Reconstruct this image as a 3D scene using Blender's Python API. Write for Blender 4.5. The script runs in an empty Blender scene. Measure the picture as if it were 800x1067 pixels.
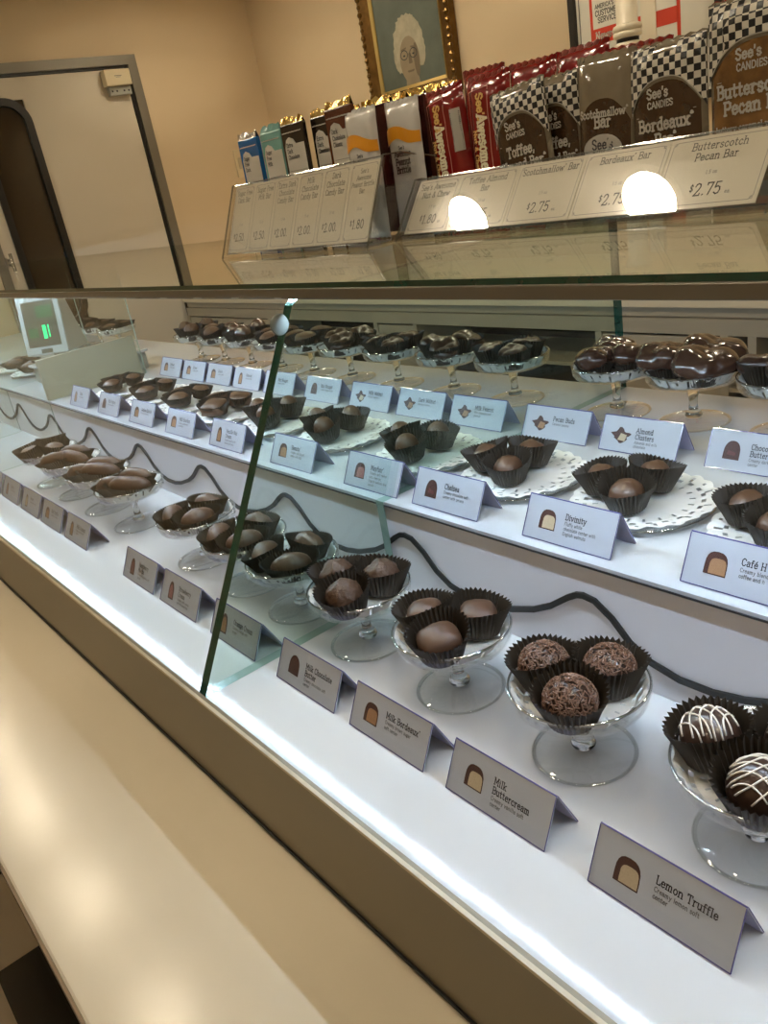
import bpy, bmesh, math, random
from mathutils import Vector, Matrix, noise
C = bpy.context.scene.collection
S = bpy.context.scene
PI = math.pi
Z0 = 0.90            # height of the display deck above the shop floor
# ------------------------------------------------------------------ camera
R = Matrix(((0.62859378, -0.19759593, 0.75221387),
            (0.75916417, 0.36598039, -0.53826398),
            (-0.16893676, 0.90940321, 0.38006075)))
CAM = Vector((0, 0, 0.56 + Z0))
cd = bpy.data.cameras.new('camera'); cam = bpy.data.objects.new('camera', cd); C.objects.link(cam)
cam.matrix_world = Matrix.Translation(CAM) @ R.to_4x4()
cd.sensor_fit = 'HORIZONTAL'; cd.sensor_width = 36; cd.lens = 850.826 / 800 * 36; cd.clip_start = 0.02
S.camera = cam
def ray(x, y): return R @ Vector((x - 400, -(y - 533.5), -850.826))
def onY(x, y, Y): r = ray(x, y); return CAM + r * ((Y - CAM.y) / r.y)
def onX(x, y, X): r = ray(x, y); return CAM + r * ((X - CAM.x) / r.x)
def onZ(x, y, Z): r = ray(x, y); return CAM + r * ((Z + Z0 - CAM.z) / r.z)

# --------------------------------------------------------------- materials
M = {}
def mat(name, col, rough=0.5, metal=0.0, spec=0.5, coat=0.0, bump=None, vary=None, emit=None, alpha=None, sheen=0):
    m = bpy.data.materials.new(name); m.use_nodes = True
    nt = m.node_tree; b = nt.nodes['Principled BSDF']
    b.inputs['Base Color'].default_value = (*col, 1); b.inputs['Roughness'].default_value = rough
    b.inputs['Metallic'].default_value = metal; b.inputs['Specular IOR Level'].default_value = spec
    b.inputs['Coat Weight'].default_value = coat; b.inputs['Coat Roughness'].default_value = 0.08
    if emit: b.inputs['Emission Color'].default_value = (*emit[0], 1); b.inputs['Emission Strength'].default_value = emit[1]
    tc = nt.nodes.new('ShaderNodeTexCoord')
    if vary:      # (scale, amount)
        n = nt.nodes.new('ShaderNodeTexNoise'); n.inputs['Scale'].default_value = vary[0]; n.inputs['Detail'].default_value = 4
        nt.links.new(tc.outputs['Object'], n.inputs['Vector'])
        mx = nt.nodes.new('ShaderNodeMix'); mx.data_type = 'RGBA'
        k = vary[1]
        mx.inputs['A'].default_value = (*[c * (1 - k) for c in col], 1); mx.inputs['B'].default_value = (*[min(1, c * (1 + k)) for c in col], 1)
        nt.links.new(n.outputs['Fac'], mx.inputs['Factor']); nt.links.new(mx.outputs['Result'], b.inputs['Base Color'])
    if bump:      # (scale, strength)
        n = nt.nodes.new('ShaderNodeTexNoise'); n.inputs['Scale'].default_value = bump[0]; n.inputs['Detail'].default_value = 3
        nt.links.new(tc.outputs['Object'], n.inputs['Vector'])
        bp = nt.nodes.new('ShaderNodeBump'); bp.inputs['Strength'].default_value = bump[1]; bp.inputs['Distance'].default_value = 0.002
        nt.links.new(n.outputs['Fac'], bp.inputs['Height']); nt.links.new(bp.outputs['Normal'], b.inputs['Normal'])
    M[name] = m; return m
def glassy(name, tint, ior=1.45, rough=0.0, gcol=(1, 1, 1), boost=0.0):
    """clear sheet: what is behind shows through, the surface mirrors by Fresnel"""
    m = bpy.data.materials.new(name); m.use_nodes = True; nt = m.node_tree; nt.nodes.clear()
    o = nt.nodes.new('ShaderNodeOutputMaterial'); t = nt.nodes.new('ShaderNodeBsdfTransparent'); t.inputs[0].default_value = (*tint, 1)
    g = nt.nodes.new('ShaderNodeBsdfGlossy'); g.inputs['Roughness'].default_value = rough; g.inputs['Color'].default_value = (*gcol, 1)
    f = nt.nodes.new('ShaderNodeFresnel')
    ge = nt.nodes.new('ShaderNodeNewGeometry'); ix = nt.nodes.new('ShaderNodeMix'); ix.data_type = 'FLOAT'      # same index on both faces of a thin sheet
    ix.inputs['A'].default_value = ior; ix.inputs['B'].default_value = 1 / ior
    nt.links.new(ge.outputs['Backfacing'], ix.inputs['Factor']); nt.links.new(ix.outputs['Result'], f.inputs['IOR'])
    ad = nt.nodes.new('ShaderNodeMath'); ad.operation = 'ADD'; ad.inputs[1].default_value = boost; ad.use_clamp = True
    mx = nt.nodes.new('ShaderNodeMixShader')
    nt.links.new(f.outputs[0], ad.inputs[0]); nt.links.new(ad.outputs[0], mx.inputs[0]); nt.links.new(t.outputs[0], mx.inputs[1]); nt.links.new(g.outputs[0], mx.inputs[2])
    nt.links.new(mx.outputs[0], o.inputs[0]); M[name] = m; return m
def lamp_mat(name, col, s):
    m = bpy.data.materials.new(name); m.use_nodes = True; nt = m.node_tree; nt.nodes.clear()
    o = nt.nodes.new('ShaderNodeOutputMaterial'); e = nt.nodes.new('ShaderNodeEmission')
    e.inputs[0].default_value = (*col, 1); e.inputs[1].default_value = s; nt.links.new(e.outputs[0], o.inputs[0]); M[name] = m; return m
def checker(name, a, b, scale, rough=0.35, off=(0, 0, 0), coord='Object'):
    m = mat(name, a, rough); nt = m.node_tree; bs = nt.nodes['Principled BSDF']
    tc = nt.nodes.new('ShaderNodeTexCoord'); mp = nt.nodes.new('ShaderNodeMapping'); ck = nt.nodes.new('ShaderNodeTexChecker')
    mp.inputs['Location'].default_value = off; ck.inputs['Scale'].default_value = scale
    ck.inputs['Color1'].default_value = (*a, 1); ck.inputs['Color2'].default_value = (*b, 1)
    nt.links.new(tc.outputs[coord], mp.inputs[0]); nt.links.new(mp.outputs[0], ck.inputs['Vector']); nt.links.new(ck.outputs[0], bs.inputs['Base Color']); return m

mat('wall_paint', (0.70, 0.56, 0.37), 0.75, vary=(3, .03), bump=(60, .05))
mat('ceiling_paint', (0.75, 0.68, 0.55), 0.9)
mat('door_paint', (0.66, 0.59, 0.47), 0.45)
mat('door_steel', (0.22, 0.20, 0.16), 0.4, 0.4)
mat('rubber_black', (0.012, 0.010, 0.008), 0.35)
mat('lite_glass', (0.035, 0.024, 0.014), 0.05, spec=0.8)
mat('laminate', (0.56, 0.49, 0.37), 0.215, spec=0.34, vary=(6, .02), bump=(35, .04))
mat('laminate_edge', (0.20, 0.13, 0.07), 0.5)
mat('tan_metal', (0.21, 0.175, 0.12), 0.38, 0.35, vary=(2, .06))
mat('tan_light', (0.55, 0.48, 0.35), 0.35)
mat('gap_black', (0.004, 0.004, 0.004), 0.5)
mat('deck_white', (0.56, 0.58, 0.61), 0.075, spec=0.4)
mat('riser_white', (0.84, 0.84, 0.90), 0.35)
mat('ribbon_black', (0.010, 0.009, 0.008), 0.4)
mat('cabinet_beige', (0.40, 0.345, 0.245), 0.5)
mat('panel_beige', (0.42, 0.36, 0.27), 0.3)
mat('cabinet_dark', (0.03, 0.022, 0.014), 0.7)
mat('cabinet_top', (0.75, 0.64, 0.44), 0.3)
mat('rail_metal', (0.22, 0.205, 0.175), 0.3, 0.6, bump=(90, .05))
mat('edge_green', (0.006, 0.05, 0.035), 0.12, spec=0.9, vary=(40, .5))
mat('edge_pale', (0.30, 0.42, 0.38), 0.15, spec=0.9)
mat('clip_frost', (.16, .18, .165), .5)
mat('steel', (0.6, 0.6, 0.58), 0.25, 1.0)
mat('choc_milk', (0.090, 0.046, 0.026), 0.44, spec=0.4, coat=0.04, vary=(60, .18), bump=(120, .12))
mat('choc_dark', (0.040, 0.020, 0.013), 0.30, spec=0.5, coat=0.2, vary=(60, .2), bump=(90, .15))
mat('choc_gloss', (0.062, 0.031, 0.020), 0.22, spec=0.55, coat=0.4, vary=(50, .2), bump=(60, .15))
mat('choc_rough', (0.075, 0.038, 0.020), 0.5, vary=(150, .35), bump=(300, .6))
mat('choc_log', (0.085, 0.044, 0.024), 0.45, vary=(90, .25), bump=(160, .4))
mat('choc_sprinkle', (0.17, 0.092, 0.060), 0.4, vary=(200, .3))
mat('drizzle_white', (0.72, 0.66, 0.58), 0.4)
mat('cup_paper', (0.036, 0.027, 0.018), 0.5, vary=(80, .25))
mat('cup_paper_brown', (0.055, 0.040, 0.022), 0.55, vary=(80, .25))
mat('doily_paper', (0.82, 0.82, 0.80), 0.7)
mat('card_paper', (0.48, 0.52, 0.58), 0.5)
mat('card_fold', (0.45, 0.44, 0.62), 0.3)
mat('acrylic_edge', (0.10, 0.09, 0.26), 0.15, spec=0.8)
mat('ink', (0.025, 0.022, 0.028), 0.6)
mat('ink_grey', (0.16, 0.15, 0.15), 0.6)
mat('filling_cream', (0.52, 0.42, 0.27), 0.6, vary=(500, .15))
mat('filling_tan', (0.36, 0.20, 0.10), 0.6, vary=(500, .15))
mat('filling_pink', (0.34, 0.15, 0.13), 0.6, vary=(500, .2))
mat('print_choc', (0.07, 0.028, 0.022), 0.5)
mat('print_choc_red', (0.13, 0.04, 0.035), 0.5)
mat('tag_paper', (0.74, 0.67, 0.52), 0.25, spec=0.5, coat=0.35)
mat('bar_label', (0.55, 0.52, 0.46), 0.35)
mat('wrap_blue', (0.005, 0.10, 0.32), 0.22, coat=0.3)
mat('wrap_teal', (0.16, 0.36, 0.33), 0.25, coat=0.3)
mat('wrap_black', (0.012, 0.008, 0.006), 0.22, coat=0.3)
mat('wrap_purple', (0.20, 0.02, 0.24), 0.25, coat=0.3)
mat('wrap_brown', (0.09, 0.025, 0.012), 0.22, coat=0.3)
mat('wrap_burgundy', (0.05, 0.012, 0.010), 0.22, coat=0.3)
mat('wrap_white', (0.58, 0.56, 0.53), 0.2, coat=0.4, bump=(50, .3))
mat('wrap_orange', (0.72, 0.30, 0.02), 0.3)
mat('wrap_red', (0.20, 0.008, 0.008), 0.2, coat=0.5, bump=(30, .4))
mat('gold_foil', (0.62, 0.42, 0.13), 0.22, 1.0, bump=(90, .6))
mat('silver_foil', (0.6, 0.6, 0.62), 0.25, 1.0, bump=(90, .5))
mat('gold_ink', (0.72, 0.42, 0.12), 0.4)
mat('cream_ink', (0.80, 0.70, 0.50), 0.4)
mat('pink_ink', (0.62, 0.24, 0.18), 0.4)
mat('pale_ink', (0.42, 0.39, 0.34), 0.4)
mat('bar_brown', (0.045, 0.022, 0.010), 0.22, coat=0.6, vary=(50, .5), bump=(60, .6))
mat('bar_nut', (0.16, 0.075, 0.022), 0.22, coat=0.6, vary=(70, .7), bump=(80, .8))
mat('bag_back', (0.20, 0.165, 0.115), 0.12, coat=0.8, bump=(50, .6), vary=(30, .3))
checker('checks', (0.62, 0.58, 0.50), (0.006, 0.006, 0.008), 1 / 0.0072, 0.3, off=(.0001, .0031, .0001))
checker('floor_tiles', (0.50, 0.42, 0.31), (0.006, 0.005, 0.005), 1 / 0.305, 0.25, off=(1.684 - .305 * 0, .053, .1))
mat('frame_gold', (0.16, 0.085, 0.02), 0.35, 0.7, bump=(60, 1.0), vary=(25, .6))
mat('frame_gold_light', (0.55, 0.40, 0.14), 0.3, 0.7)
mat('canvas_teal', (0.12, 0.145, 0.12), 0.6, vary=(7, .5))
mat('paint_shawl', (0.34, 0.36, 0.26), 0.6, vary=(18, .3))
mat('paint_skin', (0.33, 0.27, 0.18), 0.6, vary=(15, .2))
mat('paint_shade', (0.19, 0.15, 0.10), 0.6, vary=(15, .2))
mat('paint_hair', (0.45, 0.42, 0.31), 0.6, vary=(25, .35))
mat('paint_dark', (0.035, 0.045, 0.05), 0.6, vary=(20, .3))
mat('poster_red', (0.62, 0.05, 0.02), 0.5)
mat('poster_white', (0.74, 0.72, 0.64), 0.5)
mat('plastic_cream', (0.72, 0.62, 0.42), 0.4)
mat('plastic_grey', (0.36, 0.37, 0.34), 0.4)
mat('plastic_grey_dark', (0.26, 0.25, 0.20), 0.45)
mat('screen_dark', (0.10, 0.095, 0.07), 0.12)
mat('screen_green_dim', (0.05, 0.13, 0.06), 0.2)
mat('column_white', (0.75, 0.68, 0.54), 0.3)
mat('box_card', (0.12, 0.08, 0.045), 0.6)
lamp_mat('led_cool', (0.62, 0.80, 1.0), 440)
lamp_mat('lamp_warm', (1.0, 0.85, 0.62), 150)
lamp_mat('digits_green', (0.05, 1.0, 0.35), 1.6)
glassy('glass_pane', (0.955, 0.985, 0.97), 1.30)
glassy('front_glass', (0.98, 0.99, 0.985), 1.17)
glassy('glass_divider', (0.86, 0.935, 0.905), 1.45)
glassy('glass_top', (0.93, 0.97, 0.94), 1.5)
glassy('acrylic', (0.955, 0.955, 0.955), 1.40, boost=0.02)
glassy('acrylic_rim', (0.62, 0.63, 0.62), 1.5, rough=.1, boost=0.12)
glassy('cover', (0.93, 0.93, 0.95), 1.38, rough=.04, boost=0.0)
glassy('plastic_film', (0.86, 0.85, 0.82), 1.5, rough=.08, boost=0.10)
glassy('dish_bowl', (0.975, 0.98, 0.975), 1.42, rough=.03, boost=0.03)
glassy('dish_foot', (0.988, 0.99, 0.988), 1.3, rough=.03, boost=0.01)
glassy('foot_rim', (0.90, 0.91, 0.90), 1.4, rough=.05, boost=0.10)
glassy('dish_rim', (0.72, 0.74, 0.74), 1.5, rough=.05, boost=0.30)
gm = bpy.data.materials.new('dish_glass'); gm.use_nodes = True
_b = gm.node_tree.nodes['Principled BSDF']; _b.inputs['Transmission Weight'].default_value = 1; _b.inputs['Roughness'].default_value = 0.02; _b.inputs['IOR'].default_value = 1.45; _b.inputs['Base Color'].default_value = (.97, .98, .97, 1)
M['dish_glass'] = gm

# ----------------------------------------------------------------- helpers
class MB:
    def __init__(s): s.v = []; s.f = []; s.m = []; s.mi = 0
    def vert(s, *p): s.v.append(tuple(p)); return len(s.v) - 1
    def face(s, *ix): s.f.append(tuple(ix)); s.m.append(s.mi)
    def poly(s, pts):
        i = len(s.v); s.v += [tuple(p) for p in pts]; s.face(*range(i, i + len(pts)))
    def box(s, a, b):
        x0, y0, z0 = a; x1, y1, z1 = b
        s.hexa([(x0, y0, z0), (x1, y0, z0), (x1, y1, z0), (x0, y1, z0)], [(x0, y0, z1), (x1, y0, z1), (x1, y1, z1), (x0, y1, z1)])
    def hexa(s, lo, hi):
        n = len(lo); i = len(s.v); s.v += [tuple(p) for p in lo] + [tuple(p) for p in hi]
        s.face(*[i + k for k in reversed(range(n))]); s.face(*[i + n + k for k in range(n)])
        for k in range(n): s.face(i + k, i + (k + 1) % n, i + n + (k + 1) % n, i + n + k)
    def lathe(s, prof, n=32, c=(0, 0, 0), close=False, wob=None):
        i0 = len(s.v)
        for r, z in prof:
            for k in range(n):
                a = 2 * PI * k / n; rr = r * (wob(a, z) if wob else 1)
                s.v.append((c[0] + rr * math.cos(a), c[1] + rr * math.sin(a), c[2] + z))
        m = len(prof)
        for j in range(m - 1 + (1 if close else 0)):
            j2 = (j + 1) % m
            for k in range(n):
                k2 = (k + 1) % n; s.face(i0 + j * n + k, i0 + j * n + k2, i0 + j2 * n + k2, i0 + j2 * n + k)
        if not close:
            if prof[0][0] > 1e-6: s.face(*[i0 + k for k in reversed(range(n))])
            if prof[-1][0] > 1e-6: s.face(*[i0 + (m - 1) * n + k for k in range(n)])
    def tube(s, pts, r, n=6, cap=True):
        i0 = len(s.v); P = [Vector(p) for p in pts]
        for j, p in enumerate(P):
            d = (P[min(j + 1, len(P) - 1)] - P[max(j - 1, 0)]).normalized()
            u = d.cross(Vector((0, 0, 1)));
            if u.length < 1e-3: u = d.cross(Vector((1, 0, 0)))
            u.normalize(); w = d.cross(u)
            for k in range(n):
                a = 2 * PI * k / n; s.v.append(tuple(p + r * (math.cos(a) * u + math.sin(a) * w)))
        for j in range(len(P) - 1):
            for k in range(n):
                k2 = (k + 1) % n; s.face(i0 + j * n + k, i0 + j * n + k2, i0 + (j + 1) * n + k2, i0 + (j + 1) * n + k)
        if cap: s.face(*[i0 + k for k in range(n)]); s.face(*[i0 + (len(P) - 1) * n + k for k in reversed(range(n))])
    def mesh(s, name, mats, smooth=False):
        me = bpy.data.meshes.new(name); me.from_pydata(s.v, [], s.f)
        for k in ([mats] if isinstance(mats, str) else mats): me.materials.append(M[k])
        me.polygons.foreach_set('material_index', s.m)
        me.polygons.foreach_set('use_smooth', [smooth] * len(s.f))
        bm = bmesh.new(); bm.from_mesh(me); bmesh.ops.remove_doubles(bm, verts=bm.verts, dist=1e-6)
        bmesh.ops.recalc_face_normals(bm, faces=bm.faces); bm.to_mesh(me); bm.free()
        return me
def link(name, me, parent=None, loc=(0, 0, 0), rot=(0, 0, 0), scale=None):
    o = bpy.data.objects.new(name, me); C.objects.link(o)
    if parent: o.parent = parent
    o.location = loc; o.rotation_euler = rot
    if scale: o.scale = scale if isinstance(scale, tuple) else (scale,) * 3
    return o
def build(name, mb, mats, parent=None, smooth=False, **k): return link(name, mb.mesh(name, mats, smooth), parent, **k)
def tag(o, label, cat, group=None):
    o['label'] = label; o['category'] = cat
    if group: o['group'] = group
    return o
def empty(name, loc, rz=0, rot=None):
    o = bpy.data.objects.new(name, None); C.objects.link(o); o.location = loc; o.rotation_euler = rot or (0, 0, rz); o.empty_display_size = .02; return o
def structure(o): o['kind'] = 'structure'; return o
def bev(o, w=.003, seg=2):
    m = o.modifiers.new('bevel', 'BEVEL'); m.width = w; m.segments = seg; m.limit_method = 'ANGLE'; return o
def boxo(name, a, b, mats, parent=None, bevel=0):
    m = MB(); m.box(a, b); o = build(name, m, mats, parent)
    if bevel: bev(o, bevel)
    return o

# ---- lettering: a slab-serif stroke face drawn here (x, y) in a 0..1 cap box; lower case x-height .66
G = {
'A': (.74, [[(0.02,0),(.37,1),(.72,0)],[(.15,.34),(.59,.34)]], [(0.02,0),(.72,0)]),
'B': (.64, [[(.1,0),(.1,1),(.42,1),(.55,.9),(.55,.62),(.42,.52),(.1,.52)],[(.42,.52),(.6,.4),(.6,.12),(.45,0),(.1,0)]], [(.1,0),(.1,1)]),
'C': (.66, [[(.6,.78),(.6,.84),(.42,1),(.25,1),(.06,.75),(.06,.25),(.25,0),(.42,0),(.6,.18)]], []),
'D': (.7, [[(.1,0),(.1,1),(.42,1),(.64,.75),(.64,.25),(.42,0),(.1,0)]], [(.1,0),(.1,1)]),
'E': (.62, [[(.56,.16),(.56,0),(.1,0),(.1,1),(.56,1),(.56,.84)],[(.1,.52),(.42,.52)]], [(.1,0),(.1,1)]),
'F': (.58, [[(.1,0),(.1,1),(.54,1),(.54,.84)],[(.1,.5),(.4,.5)]], [(.1,0)]),
'G': (.7, [[(.6,.84),(.42,1),(.25,1),(.06,.75),(.06,.25),(.25,0),(.42,0),(.6,.15),(.6,.42),(.4,.42)]], []),
'H': (.72, [[(.1,0),(.1,1)],[(.62,0),(.62,1)],[(.1,.5),(.62,.5)]], [(.1,0),(.1,1),(.62,0),(.62,1)]),
'I': (.3, [[(.15,0),(.15,1)]], [(.15,0),(.15,1)]),
'L': (.58, [[(.12,1),(.12,0),(.54,0),(.54,.18)]], [(.12,1)]),
'M': (.86, [[(.1,0),(.1,1),(.43,.3),(.76,1),(.76,0)]], [(.1,0),(.76,0),(.08,1),(.78,1)]),
'N': (.74, [[(.1,0),(.1,1),(.62,0),(.62,1)]], [(.1,0),(.08,1),(.62,1)]),
'O': (.72, [[(.36,1),(.12,.85),(.05,.5),(.12,.15),(.36,0),(.6,.15),(.67,.5),(.6,.85),(.36,1)]], []),
'P': (.62, [[(.1,0),(.1,1),(.42,1),(.57,.88),(.57,.58),(.42,.46),(.1,.46)]], [(.1,0),(.1,1)]),
'R': (.68, [[(.1,0),(.1,1),(.42,1),(.56,.88),(.56,.6),(.42,.48),(.1,.48)],[(.36,.48),(.6,0)]], [(.1,0),(.1,1),(.62,0)]),
'S': (.6, [[(.52,.84),(.36,1),(.18,1),(.06,.86),(.06,.66),(.5,.38),(.53,.16),(.38,0),(.2,0),(.05,.18)]], []),
'T': (.66, [[(.33,0),(.33,1)],[(.03,.82),(.03,1),(.63,1),(.63,.82)]], [(.33,0)]),
'U': (.72, [[(.1,1),(.1,.25),(.25,0),(.45,0),(.6,.25),(.6,1)]], [(.1,1),(.6,1)]),
'V': (.7, [[(.04,1),(.35,0),(.66,1)]], [(.04,1),(.66,1)]),
'W': (.96, [[(.04,1),(.25,0),(.48,.8),(.71,0),(.92,1)]], [(.04,1),(.92,1)]),
'a': (.56, [[(.08,.56),(.2,.66),(.34,.66),(.44,.54),(.44,.08),(.52,.0)],[(.44,.4),(.18,.38),(.05,.2),(.1,.04),(.24,0),(.44,.14)]], []),
'b': (.58, [[(.1,1),(.1,0)],[(.1,.5),(.28,.66),(.45,.6),(.53,.33),(.45,.06),(.28,0),(.1,.15)]], [(.07,1)]),
'c': (.52, [[(.46,.5),(.34,.66),(.2,.64),(.06,.45),(.06,.2),(.2,.02),(.36,0),(.48,.14)]], []),
'd': (.6, [[(.48,1),(.48,0),(.56,0)],[(.48,.5),(.3,.66),(.13,.6),(.05,.33),(.13,.06),(.3,0),(.48,.15)]], [(.44,1)]),
'e': (.54, [[(.06,.36),(.48,.36),(.44,.58),(.28,.66),(.12,.58),(.05,.33),(.13,.06),(.3,0),(.48,.12)]], []),
'f': (.38, [[(.36,.92),(.28,1),(.17,.95),(.15,.8),(.15,0)],[(.02,.64),(.32,.64)]], [(.15,0)]),
'g': (.56, [[(.28,.66),(.12,.6),(.06,.42),(.12,.24),(.28,.18),(.42,.26),(.46,.42),(.42,.6),(.28,.66)],[(.42,.6),(.54,.68)],[(.12,.2),(.1,.06),(.44,.0),(.5,-.14),(.36,-.26),(.14,-.24),(.06,-.1),(.14,.02)]], []),
'h': (.62, [[(.1,1),(.1,0)],[(.1,.46),(.28,.66),(.44,.62),(.5,.45),(.5,0)]], [(.07,1),(.1,0),(.5,0)]),
'i': (.3, [[(.15,.64),(.15,0)],[(.14,.86),(.16,.9)]], [(.12,.64),(.15,0)]),
'k': (.6, [[(.1,1),(.1,0)],[(.48,.64),(.12,.28)],[(.24,.4),(.5,0)]], [(.07,1),(.1,0),(.48,.64),(.5,0)]),
'l': (.3, [[(.15,1),(.15,0)]], [(.12,1),(.15,0)]),
'm': (.9, [[(.1,.64),(.1,0)],[(.1,.48),(.24,.66),(.38,.62),(.42,.45),(.42,0)],[(.42,.48),(.56,.66),(.7,.62),(.74,.45),(.74,0)]], [(.07,.64),(.1,0),(.42,0),(.74,0)]),
'n': (.62, [[(.1,.64),(.1,0)],[(.1,.46),(.28,.66),(.44,.62),(.5,.45),(.5,0)]], [(.07,.64),(.1,0),(.5,0)]),
'o': (.56, [[(.28,.66),(.12,.56),(.05,.33),(.12,.1),(.28,0),(.44,.1),(.51,.33),(.44,.56),(.28,.66)]], []),
'p': (.6, [[(.1,.64),(.1,-.3)],[(.1,.5),(.28,.66),(.45,.6),(.53,.33),(.45,.06),(.28,0),(.1,.15)]], [(.07,.64),(.1,-.3)]),
'r': (.46, [[(.12,.64),(.12,0)],[(.12,.42),(.28,.64),(.42,.6)]], [(.09,.64),(.12,0)]),
's': (.48, [[(.4,.54),(.28,.66),(.14,.64),(.07,.52),(.12,.4),(.36,.28),(.42,.14),(.3,0),(.16,0),(.06,.12)]], []),
't': (.42, [[(.16,.9),(.16,.12),(.26,0),(.38,.08)],[(.03,.64),(.34,.64)]], []),
'u': (.62, [[(.1,.64),(.1,.18),(.2,0),(.34,.02),(.5,.2)],[(.5,.64),(.5,0),(.58,0)]], [(.07,.64),(.47,.64)]),
'v': (.58, [[(.05,.64),(.28,0),(.52,.64)]], [(.05,.64),(.52,.64)]),
'w': (.8, [[(.05,.64),(.22,0),(.4,.56),(.58,0),(.74,.64)]], [(.05,.64),(.74,.64)]),
'x': (.58, [[(.06,.64),(.5,0)],[(.5,.64),(.06,0)]], [(.06,.64),(.5,0),(.5,.64),(.06,0)]),
'y': (.58, [[(.06,.64),(.3,.04)],[(.52,.64),(.22,-.24),(.08,-.26)]], [(.06,.64),(.52,.64)]),
'z': (.52, [[(.06,.5),(.06,.64),(.44,.64),(.05,0),(.46,0),(.46,.14)]], []),
'0': (.6, [[(.3,1),(.12,.85),(.06,.5),(.12,.15),(.3,0),(.48,.15),(.54,.5),(.48,.85),(.3,1)]], []),
'1': (.42, [[(.08,.82),(.24,1),(.24,0)]], [(.24,0)]),
'2': (.6, [[(.07,.76),(.14,.94),(.3,1),(.46,.92),(.5,.74),(.42,.52),(.06,.0),(.52,0),(.54,.16)]], []),
'5': (.6, [[(.5,1),(.14,1),(.1,.56),(.3,.64),(.48,.54),(.53,.32),(.44,.08),(.26,0),(.08,.14)]], []),
'7': (.56, [[(.06,.84),(.06,1),(.52,1),(.26,0)]], []),
'8': (.6, [[(.3,.54),(.12,.66),(.12,.88),(.3,1),(.48,.88),(.48,.66),(.3,.54),(.08,.4),(.08,.12),(.3,0),(.52,.12),(.52,.4),(.3,.54)]], []),
'$': (.56, [[(.48,.8),(.34,.92),(.18,.9),(.08,.74),(.16,.56),(.42,.4),(.48,.22),(.34,.08),(.18,.08),(.06,.22)],[(.28,1.08),(.28,-.08)]], []),
'.': (.24, [[(.1,.02),(.14,.06)]], []), "'": (.2, [[(.1,1),(.08,.78)]], []), ',': (.24, [[(.14,.06),(.08,-.14)]], []),
'&': (.72, [[(.66,.0),(.2,.62),(.2,.86),(.34,1),(.46,.86),(.42,.66),(.1,.36),(.08,.12),(.26,0),(.44,.06),(.62,.36)]], []),
'*': (.22, [[(.06,.9),(.1,1),(.16,.9),(.06,.9)]], []), '-': (.4, [[(.06,.36),(.32,.36)]], []),
}
G['é'] = (G['e'][0], G['e'][1] + [[(.22, .78), (.36, .96)]], G['e'][2])
for a, b in (('q', 'g'), ('j', 'i'), ('3', '8'), ('6', '8'), ('9', '8'), ('4', '1')): G[a] = G[b]
def seg(mb, a, b, t, z):
    dx, dy = b[0] - a[0], b[1] - a[1]; L = math.hypot(dx, dy) or 1e-9
    ux, uy = dx / L * t * .5, dy / L * t * .5
    mb.poly([(a[0] - ux + uy, a[1] - uy - ux, z), (b[0] + ux + uy, b[1] + uy - ux, z), (b[0] + ux - uy, b[1] + uy + ux, z), (a[0] - ux - uy, a[1] - uy + ux, z)])
def text_width(s, serif=True): return sum((.34 if c == ' ' else G.get(c, G['o'])[0]) + .1 for c in s) - .1
def write(mb, s, x, y, h, w=.10, align='L', serif=True, z=0, ax=1.0, slant=0):
    """lay the string s flat in mb: baseline start (x, y), cap height h, stroke w"""
    W = text_width(s) * h * ax
    if align == 'C': x -= W / 2
    if align == 'R': x -= W
    for c in s:
        if c == ' ': x += .44 * h * ax; continue
        adv, strokes, serifs = G.get(c, G['o'])
        T = lambda p: (x + (p[0] + slant * p[1]) * h * ax, y + p[1] * h)
        for st in strokes:
            for a, b in zip(st, st[1:]): seg(mb, T(a), T(b), w * h, z)
        if serif:
            for p in serifs: seg(mb, T((p[0] - .1, p[1])), T((p[0] + .1, p[1])), w * h * .8, z)
        x += (adv + .1) * h * ax
    return x
def wrap(s, n):
    out = ['']
    for w_ in s.split():
        if len(out[-1]) + len(w_) + 1 > n and out[-1]: out.append('')
        out[-1] = (out[-1] + ' ' + w_).strip()
    return out

# ================================================================== ROOM
XW, YW, XR, YF, ZC = -4.5, 2.92, 2.4, -2.6, 2.55
m = MB(); m.box((XW, YF, -.05), (XR, YW, 0)); structure(build('floor', m, 'floor_tiles'))
m = MB(); m.box((XW, YF, ZC), (XR, YW, ZC + .05)); structure(build('ceiling', m, 'ceiling_paint'))
m = MB(); m.box((XW - .1, YW, 0), (XR + .1, YW + .1, ZC)); structure(build('wall_back', m, 'wall_paint'))
m = MB(); m.box((XW - .1, YF - .1, 0), (XR + .1, YF, ZC)); structure(build('wall_front', m, 'wall_paint'))
m = MB(); m.box((XR, YF, 0), (XR + .1, YW, ZC)); structure(build('wall_right', m, 'wall_paint'))
DY0, DY1, DZ = 1.17, 2.172, 2.232
m = MB()
m.box((XW - .1, YF, 0), (XW, DY0, ZC)); m.box((XW - .1, DY1, 0), (XW, YW, ZC)); m.box((XW - .1, DY0, DZ), (XW, DY1, ZC))
structure(build('wall_left', m, 'wall_paint'))
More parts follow.
